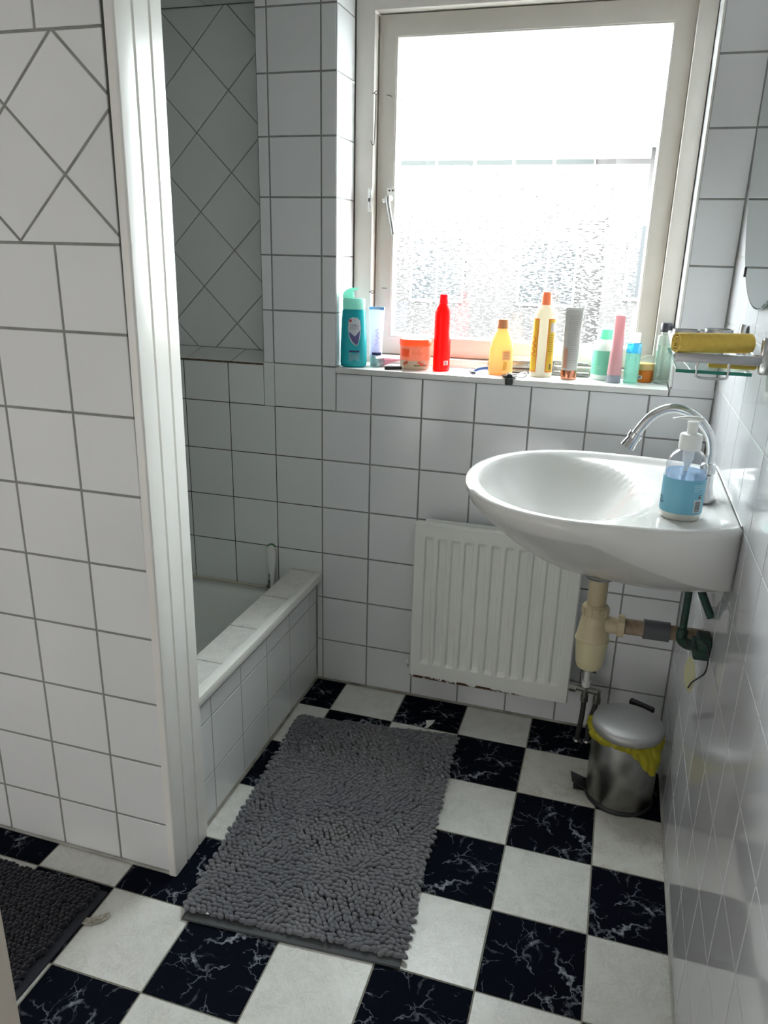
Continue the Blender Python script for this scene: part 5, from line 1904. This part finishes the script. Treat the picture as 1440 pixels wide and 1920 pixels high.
# 9 plug with chain at the sill edge
s9 = thing('basin_plug', 'black rubber plug with a bead chain on the sill edge', 'plug', (0.537, 0.010, SZ))
obj('plug_disc', lathe([(0.0, 0.003), (0.017, 0.003), (0.0225, 0.0055), (0.0225, 0.0075), (0.0, 0.009)], 28), BLACK, s9, smooth=True, angle=35)
obj('plug_stub', tube(bmesh.new(), [(0.003, -0.022, 0.003), (0.003, -0.0225, -0.014)], [0.0115, 0.0105], 20), BLACK, s9, smooth=True, angle=35)
obj('plug_link', tube(bmesh.new(), [(0.001, -0.006, 0.007), (0.003, -0.022, 0.004)], 0.009, 10), BLACK, s9, smooth=True)
tubeobj('chain', [(0.010, 0.0, 0.011), (0.022, 0.012, 0.010), (0.034, 0.018, 0.014), (0.042, 0.014, 0.016), (0.045, 0.004, 0.010), (0.036, 0.0, 0.003), (0.022, -0.002, 0.003)], 0.0018, CHROME, s9, 6, smooth=5)

# 10 lotion bottle with yellow label
s10 = sillthing('lotion_bottle', 'tall cream bottle with yellow labels and an orange cap', 'bottle', 0.612, 0.080, math.radians(0))
P10 = [(0.0, 0.0), (0.028, 0.0), (0.0305, 0.003), (0.0305, 0.010), (0.0300, 0.155), (0.0285, 0.168), (0.0240, 0.179), (0.0165, 0.187), (0.0135, 0.190)]
obj('bottle', lathe(P10, 40, sy=0.75, power=2.1), translucent('cream_lotion_bottle', lin(222, 216, 200), 0.25, 0.3), s10, smooth=True, angle=50)
obj('cap', lathe([(0.0135, 0.1905), (0.0140, 0.192), (0.0130, 0.222), (0.012, 0.2235)], 28), translucent('orange_cap', lin(228, 150, 108), 0.35, 0.25), s10, smooth=True, angle=40)
f10 = pr_from(P10)
YEL = translucent('yellow_label', lin(248, 222, 80), 0.4, 0.4)
ORG = translucent('orange_label_rim', lin(235, 120, 40), 0.4, 0.3)
for a0, a1, t in ((-160, -112, 0), (-66, -14, 1)):
    label_patch('label_rim', f10, 0.014, 0.155, a0, a1, ORG, s10, sy=0.75, off=0.0006, power=2.1)
    label_patch('yellow_label', f10, 0.0165, 0.1525, a0 + 3.5, a1 - 3.5, YEL, s10, sy=0.75, off=0.0010, power=2.1)
label_patch('white_panel', f10, 0.120, 0.145, -52, -22, WHT_L, s10, sy=0.75, off=0.0014, power=2.1)
barcode(s10, f10, 0.020, 0.038, -48, -28, sy=0.75, power=2.1)
textlines(s10, f10, 0.060, 0.112, 12, -60, -22, mat('brown_ink', lin(120, 90, 30), 0.6), sy=0.75, off=0.0015, power=2.1)
scribble('script_print', s10, f10, [(0.004, 0.055), (-0.005, 0.062), (0.004, 0.068), (-0.004, 0.076), (0.005, 0.083), (-0.004, 0.090), (0.004, 0.098), (-0.003, 0.108)], -134, mat('orange_ink', lin(220, 120, 30), 0.5), 0.002, sy=0.75, power=2.1, off=0.0015)

# 11 grey tube with rose gold cap
s11 = sillthing('conditioner_tube', 'silver grey tube standing on a rose gold cap', 'tube', 0.688, 0.072, math.radians(8))
tubepack(s11, 0.180, 0.0215, 0.0225, 0.0015, mottled('pearl_grey_plastic', lin(196, 194, 190), lin(180, 178, 174), 6, 0.35), 0.024, mat('rose_gold', lin(225, 150, 120), 0.14, 1.0))
boxobj('crimp', -0.0225, 0.0225, -0.0012, 0.0012, 0.176, 0.186, mat('pale_crimp', lin(205, 204, 200), 0.4), s11)
f11 = lambda z: 0.0222
def flatlines(parent, x0, x1, z0, z1, n, hfun, m, th=0.001):
    bm = bmesh.new()
    for k in range(n):
        z = z1 - (z1 - z0) * k / max(1, n - 1)
        x = x0
        while x < x1 - 0.001:
            dx = min(random.uniform(0.003, 0.008), x1 - x)
            ya, yb = hfun(x, z), hfun(x + dx, z)
            q = [bm.verts.new(p) for p in ((x, ya, z), (x + dx, yb, z), (x + dx, hfun(x + dx, z + th), z + th), (x, hfun(x, z + th), z + th))]
            bm.faces.new(q)
            x += dx + 0.0012
    o = obj('fine_print', bm, m, parent)
    o['kind'] = 'stuff'
def tube_h(h, w0, w1, thk, cap_h):
    def f(x, z):
        u = min(max((z - cap_h) / (h - cap_h), 0), 1)
        sx_ = w0 + (w1 - w0) * u
        sy_ = w0 * (1 - u) + thk * u
        return -sy_ * math.sqrt(max(0.0, 1 - min(0.98, (x / sx_) ** 2))) - 0.0008
    return f
th11 = tube_h(0.180, 0.0215, 0.0225, 0.0015, 0.024)
flatlines(s11, -0.012, 0.018, 0.045, 0.165, 26, th11, mat('grey_text_ink', lin(140, 140, 140), 0.6), 0.0009)
bm = bmesh.new()
box(bm, -0.0185, -0.0095, -0.0215, -0.0190, 0.030, 0.082)
bmesh.ops.rotate(bm, verts=bm.verts, cent=(-0.014, -0.020, 0.03), matrix=Matrix.Rotation(math.radians(-5), 3, 'X'))
obj('tan_strip', bm, mat('tan_print', lin(190, 140, 115), 0.4), s11)

# 12 mint and white bottle
s12 = sillthing('mint_bottle', 'round white bottle with a mint green wrap and mint cap', 'bottle', 0.776, 0.106)
P12 = [(0.0, 0.0), (0.0285, 0.0), (0.0315, 0.004), (0.0315, 0.082), (0.0300, 0.092), (0.0240, 0.101), (0.0180, 0.105), (0.0165, 0.107)]
obj('bottle', lathe(P12, 40), translucent('white_bottle_plastic', lin(232, 236, 232), 0.3, 0.3), s12, smooth=True, angle=50)
MINT = translucent('mint_plastic', lin(140, 216, 190), 0.3, 0.4)
obj('wrap_label', lathe([(0.0319, 0.014), (0.0319, 0.078)], 40, cap=False), MINT, s12, smooth=True, label='mint green wrap label')
obj('cap', lathe([(0.0185, 0.1075), (0.0192, 0.109), (0.0185, 0.130), (0.0172, 0.133), (0.0, 0.134)], 32), MINT, s12, smooth=True, angle=40)
f12 = lambda z: 0.0320
textlines(s12, f12, 0.026, 0.036, 3, -130, -100, WHT_L, off=0.0008)

# 13 pink tube standing
s13 = sillthing('pink_tube', 'slim pink tube standing on a grey cap before the mint bottle', 'tube', 0.806, 0.062, math.radians(-20))
tubepack(s13, 0.172, 0.0185, 0.0135, 0.0022, translucent('rose_pink_plastic', lin(228, 180, 184), 0.35, 0.3), 0.020, mat('cool_grey_cap', lin(150, 155, 165), 0.3))

# 14 aqua bottle
s14 = sillthing('toner_bottle', 'small aqua green bottle with a blue shoulder and clear cap', 'bottle', 0.849, 0.074, math.radians(0))
obj('bottle', lathe([(0.0, 0.0), (0.0175, 0.0), (0.0190, 0.002), (0.0190, 0.078)], 32, power=2.6), clear('aqua_liquid', (0.50, 0.78, 0.70), 0.10, 0.38, (0.42, 0.74, 0.66)), s14, smooth=True, angle=50)
obj('blue_shoulder', lathe([(0.0190, 0.0785), (0.0190, 0.098), (0.0175, 0.103), (0.0125, 0.104)], 32, power=2.6), clear('blue_liquid', (0.25, 0.66, 0.85), 0.10, 0.5, (0.12, 0.55, 0.78)), s14, smooth=True, angle=50, label='bright blue upper layer')
obj('cap', lathe([(0.0128, 0.1045), (0.0135, 0.106), (0.0135, 0.128), (0.0125, 0.130)], 28), clear('clear_grey_cap', (0.88, 0.88, 0.88), 0.12, 0.5, (0.72, 0.72, 0.73)), s14, smooth=True, angle=40)
f14 = lambda z: 0.0192
textlines(s14, f14, 0.058, 0.080, 6, -125, -108, mat('teal_ink', lin(40, 95, 85), 0.6), off=0.0006, power=2.6)
textlines(s14, f14, 0.052, 0.066, 5, -72, -64, mat('teal_ink', lin(40, 95, 85), 0.6), off=0.0006, power=2.6)

# 15 amber jar with tan lid
s15 = sillthing('cream_jar', 'small orange brown jar with a tan lid between two tall bottles', 'jar', 0.884, 0.104)
obj('jar', lathe([(0.0, 0.0), (0.0185, 0.0), (0.0215, 0.003), (0.0215, 0.030), (0.0205, 0.032)], 32), translucent('orange_brown_jar', lin(215, 125, 30), 0.25, 0.3), s15, smooth=True, angle=50)
obj('lid', lathe([(0.0222, 0.0325), (0.0228, 0.034), (0.0228, 0.047), (0.021, 0.0495), (0.0, 0.050)], 32), translucent('tan_lid', lin(205, 175, 115), 0.4, 0.2), s15, smooth=True, angle=40)
shape_label('white_oval_print', s15, lambda z: 0.0217, [(0.006 * math.cos(a), 0.014 + 0.0055 * math.sin(a)) for a in [2 * PI * k / 16 for k in range(16)]], -122, WHT_L)
scribble('printed_mark', s15, lambda z: 0.0217, [(-0.003, 0.012), (-0.001, 0.016), (0.001, 0.012), (0.003, 0.016)], -122, mat('navy_letter', (0.02, 0.02, 0.08), 0.5), 0.0014, off=0.0016)

# 16 pale round lid leaning behind the jar
s16 = thing('round_lid', 'pale round plastic lid leaning against the window frame behind the jar', 'lid', (0.893, 0.1335, SZ + 0.034), (math.radians(80), 0, 0))
obj('lid_disc', lathe([(0.030, -0.002), (0.033, -0.002), (0.0335, 0.0), (0.033, 0.003), (0.030, 0.003), (0.029, 0.001), (0.0, 0.001)], 40, cap=False), translucent('pale_lid_plastic', lin(220, 225, 222), 0.25, 0.3), s16, smooth=True, angle=40)

# 17 clear bottle with black cap
s17 = sillthing('micellar_bottle', 'tall clear bottle with a black cap at the right end of the sill', 'bottle', 0.924, 0.096)
P17 = [(0.0, 0.0), (0.0175, 0.0), (0.0200, 0.003), (0.0205, 0.010), (0.0205, 0.118), (0.0195, 0.124), (0.0150, 0.1275), (0.0118, 0.129), (0.0118, 0.133)]
obj('bottle', lathe(P17, 36, power=2.5, sx=0.98), clear('green_tinted_bottle', (0.92, 0.97, 0.94), 0.14, 0.04, (0.65, 0.85, 0.76)), s17, smooth=True, angle=50)
obj('liquid', lathe([(0.0, 0.004), (0.0172, 0.004), (0.0188, 0.008), (0.0188, 0.098)], 32, power=2.5), clear('clear_liquid', (0.91, 0.95, 0.92), 0.05, 0.10, (0.70, 0.80, 0.75)), s17, smooth=True, angle=50)
obj('cap', lathe([(0.0145, 0.1335), (0.0155, 0.135), (0.0155, 0.152), (0.0140, 0.156), (0.0, 0.157)], 28), mat('charcoal_cap', (0.03, 0.03, 0.04), 0.35), s17, smooth=True, angle=40)
textlines(s17, lambda z: 0.0205, 0.030, 0.036, 2, -115, -70, mat('green_grey_ink', lin(90, 120, 105), 0.6), sx=0.98, power=2.5, off=0.0008)
